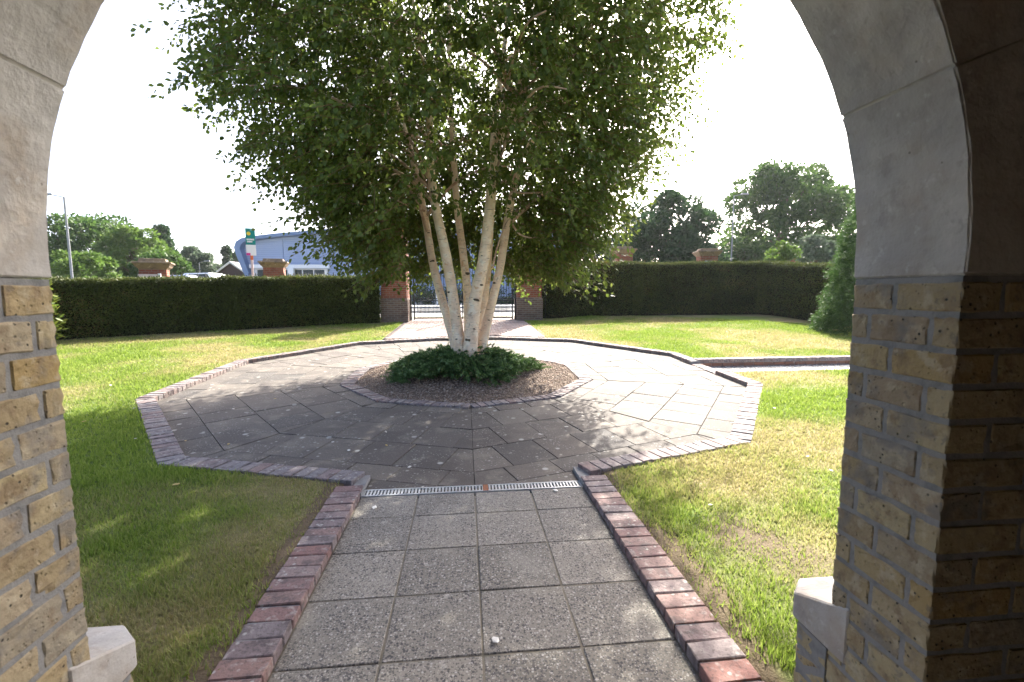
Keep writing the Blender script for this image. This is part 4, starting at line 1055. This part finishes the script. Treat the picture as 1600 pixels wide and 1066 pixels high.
# ------------------------------------------------------------------ distant trees
def tree(label, px, pyt, Y, wpx, mat, n, ls, base=.57, low=.18, squash=1., seed=1, shape='round', nclump=46):
    r_ = np.random.default_rng(seed); c = at_y(px, pyt, Y); H_ = c.z - base; Wm = wpx / F_PX * Y / 2
    o = empty('conifer_tree' if shape == 'cone' else 'broadleaf_tree', (c.x, Y, base)); tag(o, label, 'tree', 'trees beyond the garden')
    bb = B().tube([(0, 0, -.2), (Wm * .03, 0, H_ * .35), (-Wm * .03, 0, H_ * .65), (0, 0, H_ * .88)], [H_ * .028, H_ * .02, H_ * .012, H_ * .004], 8); bb.build('trunk', 'bark', o)
    if shape == 'cone':
        zc = r_.random(nclump) * .95 * H_ + .04 * H_; rad = Wm * (1 - zc / H_) ** .75 * np.sqrt(r_.random(nclump)); aa_ = r_.uniform(0, 6.28, nclump); cs = np.full(nclump, Wm * .28)
    else:
        zc = H_ * (low + (1 - low) * r_.random(nclump) ** .85) * .97; tq = (zc / H_ - low) / (1 - low)
        prof_ = np.sqrt(np.clip(1 - (2 * tq - .85) ** 2 / 1.45, .05, 1)) * squash
        rad = Wm * prof_ * np.sqrt(r_.uniform(.25, 1, nclump)) * .86; aa_ = r_.uniform(0, 6.28, nclump); cs = Wm * r_.uniform(.15, .27, nclump)
    C = np.stack([rad * np.cos(aa_), rad * np.sin(aa_), zc - cs * .3], -1)
    lb_ = B()
    for k in range(0, nclump, 2): lb_.tube([(0, 0, max(.1, C[k][2] * .55)), tuple(C[k] * (.55, .55, .85)), tuple(C[k])], [H_ * .008, H_ * .005, H_ * .002], 5)
    lb_.build('limbs', 'bark', o)
    id_ = r_.integers(0, nclump, n); d = r_.normal(size=(n, 3)); d /= np.linalg.norm(d, axis=1, keepdims=True); rr_ = r_.uniform(.35, 1.05, n) ** .6
    P = C[id_] + d * (cs[id_] * rr_)[:, None] * (1, 1, .72); P[:, 2] = np.maximum(P[:, 2], .15)
    V, Fc, q = leaves(P, d + unit(n) * .8, unit(n) + (0, 0, .6), r_.uniform(ls * .7, ls * 1.3, n), r_.uniform(ls * .5, ls * .85, n), .15, np.clip(r_.random(n) * .6 + r_.random(nclump)[id_] * .4, 0, 1))
    tag(add('foliage', mesh_np('foliage', V, Fc, {'rnd': q}), mat, o), kind='stuff')
tree('large spreading broadleaf tree behind the street lamp, sky showing through its crown', 150, 338, 58, 170, 'tree_mid', 11000, .42, seed=11, nclump=60)
tree('light green small tree in front of the large spreading tree', 128, 394, 42, 95, 'tree_light', 6000, .28, seed=12)
tree('bright leafy tree between the spreading tree and the dark pine', 212, 358, 54, 100, 'tree_light', 8000, .36, seed=13)
tree('mid-green tree below the dark pine, behind the brick pillar', 250, 392, 50, 80, 'tree_mid', 6500, .32, seed=14)
tree('dark dense pine rising above the leafy trees', 252, 354, 75, 52, 'tree_dark', 6500, .45, seed=15, shape='cone', nclump=70)
tree('slender grey-green tree left of the round bushy trees', 300, 385, 72, 36, 'tree_grey', 3500, .4, seed=16)
tree('round bushy grey-green tree beside the dark gabled building', 318, 398, 66, 62, 'tree_grey', 5500, .4, seed=17)
tree('thin dark conifer standing behind the dark gabled building', 352, 384, 90, 26, 'tree_dark', 2600, .5, seed=18, shape='cone', nclump=40)
tree('small dark tree touching the curved end of the warehouse', 368, 393, 95, 32, 'tree_dark', 2600, .5, seed=19)
tree('dark broadleaf tree behind the leaf-veiled pillar', 1045, 305, 40, 170, 'tree_dark', 17000, .34, seed=20, nclump=80, squash=1.05)
tree('tall broadleaf tree with open crown behind the slim lamp post', 1232, 258, 46, 205, 'tree_mid', 20000, .40, seed=27, nclump=80, low=.06, squash=1.12)
tree('round clipped-looking light green bush above the level hedge', 1226, 378, 27, 62, 'tree_light', 4500, .2, seed=22, low=.05)
tree('pale silvery bush between the light green bush and the conifer', 1278, 365, 29, 74, 'tree_grey', 5000, .2, seed=23, low=.05)
tree('low green tree filling the gap under the tall open-crowned tree', 1160, 372, 44, 110, 'tree_mid', 6000, .3, seed=24, low=.05)
tree('dark tree behind the birch crown beyond the gate', 930, 350, 46, 120, 'tree_dark', 6000, .34, seed=25)

# ------------------------------------------------------------------ far buildings and cars
p = at_y(362, 411, 62); hs = empty('gabled_building', (p.x, 62, .57)); tag(hs, 'small dark gabled building with pale roof edges beside the warehouse', 'building')
ap = p.z - .57; hw = 14 / F_PX * 62 * 1.15; ev = at_y(362, 424, 62).z - .57
B().prism([(-hw, 0, -.1), (hw, 0, -.1), (hw, 0, ev), (0, 0, ap - .1), (-hw, 0, ev)], [(-hw, 8, -.1), (hw, 8, -.1), (hw, 8, ev), (0, 8, ap - .1), (-hw, 8, ev)]).build('wall', 'dark_timber', hs)
for s in (-1, 1):
    B().prism([(0, -.4, ap), (s * (hw + .3), -.4, ev - .2), (s * (hw + .3), -.4, ev), (0, -.4, ap + .2)], [(0, 8.4, ap), (s * (hw + .3), 8.4, ev - .2), (s * (hw + .3), 8.4, ev), (0, 8.4, ap + .2)]).build('roof', 'slate', hs)
    B().prism([(0, -.5, ap - .06), (s * (hw + .3), -.5, ev - .26), (s * (hw + .3), -.5, ev + .0), (0, -.5, ap + .2)], [(0, -.41, ap - .06), (s * (hw + .3), -.41, ev - .26), (s * (hw + .3), -.41, ev), (0, -.41, ap + .2)]).build('barge_board', 'white', hs)
p = at_y(280, 405, 85); hs = empty('far_house', (p.x, 85, .57)); tag(hs, 'distant house whose red brick chimney shows between the trees', 'house'); h = p.z - .57
B().box((-5, 0, -.1), (5, 8, h - 3.2)).build('wall', 'red_brick', hs); B().prism([(-5.4, -.4, h - 3.2), (5.4, -.4, h - 3.2), (5.4, 8.4, h - 3.2), (-5.4, 8.4, h - 3.2)], [(-5.4, 3.9, h - 1), (5.4, 3.9, h - 1), (5.4, 4.1, h - 1), (-5.4, 4.1, h - 1)]).build('roof', 'slate', hs)
B().box((-.75, 2.5, h - 3), (.75, 3.4, h)).box((-.85, 2.4, h), (.85, 3.5, h + .2)).build('chimney', 'red_brick', hs)
for x in (-.4, .4): B().tube([(x, 2.95, h + .2), (x, 2.95, h + .7)], .16, 8).build('chimney_pot', 'orange', hs)
p = at_y(1296, 362, 52); hs = empty('grey_house', (p.x, 52, .57)); tag(hs, 'house with a grey roof peeping out behind the conifer', 'house'); h = p.z - .57
B().box((-4, 0, -.1), (6, 8, h - 2)).build('wall', 'red_brick', hs); B().prism([(-4.4, -.4, h - 2), (6.4, -.4, h - 2), (6.4, 8.4, h - 2), (-4.4, 8.4, h - 2)], [(-3.4, 3.9, h), (5.4, 3.9, h), (5.4, 4.1, h), (-3.4, 4.1, h)]).build('roof', 'slate', hs)
def car(px, Y, mat, label, hgt=1.5):
    p = at_y(px, 430, Y); o = empty('parked_car', (p.x, Y, .575)); tag(o, label, 'car', 'cars on the road')
    prof_ = [(-2.1, .3), (-2.12, .7), (-1.9, .86), (-1.1, .95), (-.55, hgt - .04), (.75, hgt), (1.55, .98), (2.05, .9), (2.1, .3)]
    B().prism([(x, -.85, z) for x, z in prof_], [(x, .85, z) for x, z in prof_]).build('body', mat, o, .06)
    for s in (-1, 1):
        B().prism([(-.92, s * .852, .98), (-.45, s * .852, hgt - .1), (.66, s * .852, hgt - .07), (1.3, s * .852, 1.0)], [(-.92, s * .862, .98), (-.45, s * .862, hgt - .1), (.66, s * .862, hgt - .07), (1.3, s * .862, 1.0)]).build('side_window', 'glass', o)
        for x in (-1.3, 1.3): B().tube([(x, s * .88, .32), (x, s * .66, .32)], .32, 16).build('wheel', 'tyre', o)
car(317, 27.5, 'car_white', 'white vehicle roof passing beyond the railings by the bushy trees', 2.15); car(283, 26.5, 'silver', 'silver vehicle roof passing beyond the railings by the brick pillar', 2.0)

# ------------------------------------------------------------------ fallen leaves and petals
def fallen(px, py, size, label, patio_=False):
    r_ = ray(px, py); off = .0 if patio_ else .07
    t_ = ((off - SL * 4.5) - CAM_H) / (r_.z - SL * r_.y); p = EYE + r_ * t_
    if p.y < 4.5: t_ = (off - CAM_H) / r_.z; p = EYE + r_ * t_
    s = size; c = [(-.5, 0, 0), (-.15, .28, .1), (.25, .25, .06), (.55, .0, .12), (.2, -.27, .02), (-.2, -.24, .08)]
    bb = B().prism([(x * s, y * s, z * s) for x, y, z in c], [(x * s, y * s, z * s + .002) for x, y, z in c])
    gz_ = float(pz(p.y)) if patio_ else float(lawn_z(p.x, p.y))
    o = add('fallen_leaf', bb.mesh('fallen_leaf'), 'dead', None, (p.x, p.y, gz_ + (.006 if patio_ else .016))); o.rotation_euler = (random.uniform(-.15, .15), random.uniform(-.15, .15), random.uniform(0, 6.28))
    tag(o, label, 'leaf', 'fallen leaves')
LW = 'pale curled fallen leaf lying on the grass'; LPT = 'pale fallen leaf lying on the terrace flags'; LPA = 'dry fallen leaf lying on the aggregate path slabs'
for px, py in ((245, 572), (253, 574), (173, 604), (212, 688), (131, 661), (1110, 788), (1299, 735), (1262, 714), (1245, 594), (275, 758), (225, 585), (1210, 640), (210, 640)): fallen(px, py, random.uniform(.035, .065), LW)
for px, py in ((357, 695), (290, 690), (640, 731), (603, 676), (545, 705), (430, 624), (604, 697), (905, 646), (1158, 616), (1144, 662), (885, 668), (520, 692), (365, 640)): fallen(px, py, random.uniform(.035, .06), LPT, True)
for px, py in ((585, 795), (868, 768), (660, 763), (774, 1003)): fallen(px, py, random.uniform(.04, .06), LPA, True)

# ------------------------------------------------------------------ summer haze
hz = B().box((-1500, -400, -1), (1500, 1600, 19)).build('haze', None); tag(hz, 'thin bright summer haze over the garden and the road', kind='stuff')
hm = bpy.data.materials.new('haze'); hm.use_nodes = True; ht = hm.node_tree
ht.nodes.remove(ht.nodes['Principled BSDF']); pv = ht.nodes.new('ShaderNodeVolumePrincipled')
pv.inputs['Color'].default_value = (.9, .95, 1, 1); pv.inputs['Density'].default_value = .0002; pv.inputs['Anisotropy'].default_value = .45
ht.links.new(pv.outputs[0], ht.nodes['Material Output'].inputs['Volume']); hz.data.materials.append(hm)
sc.cycles.volume_bounces = 0
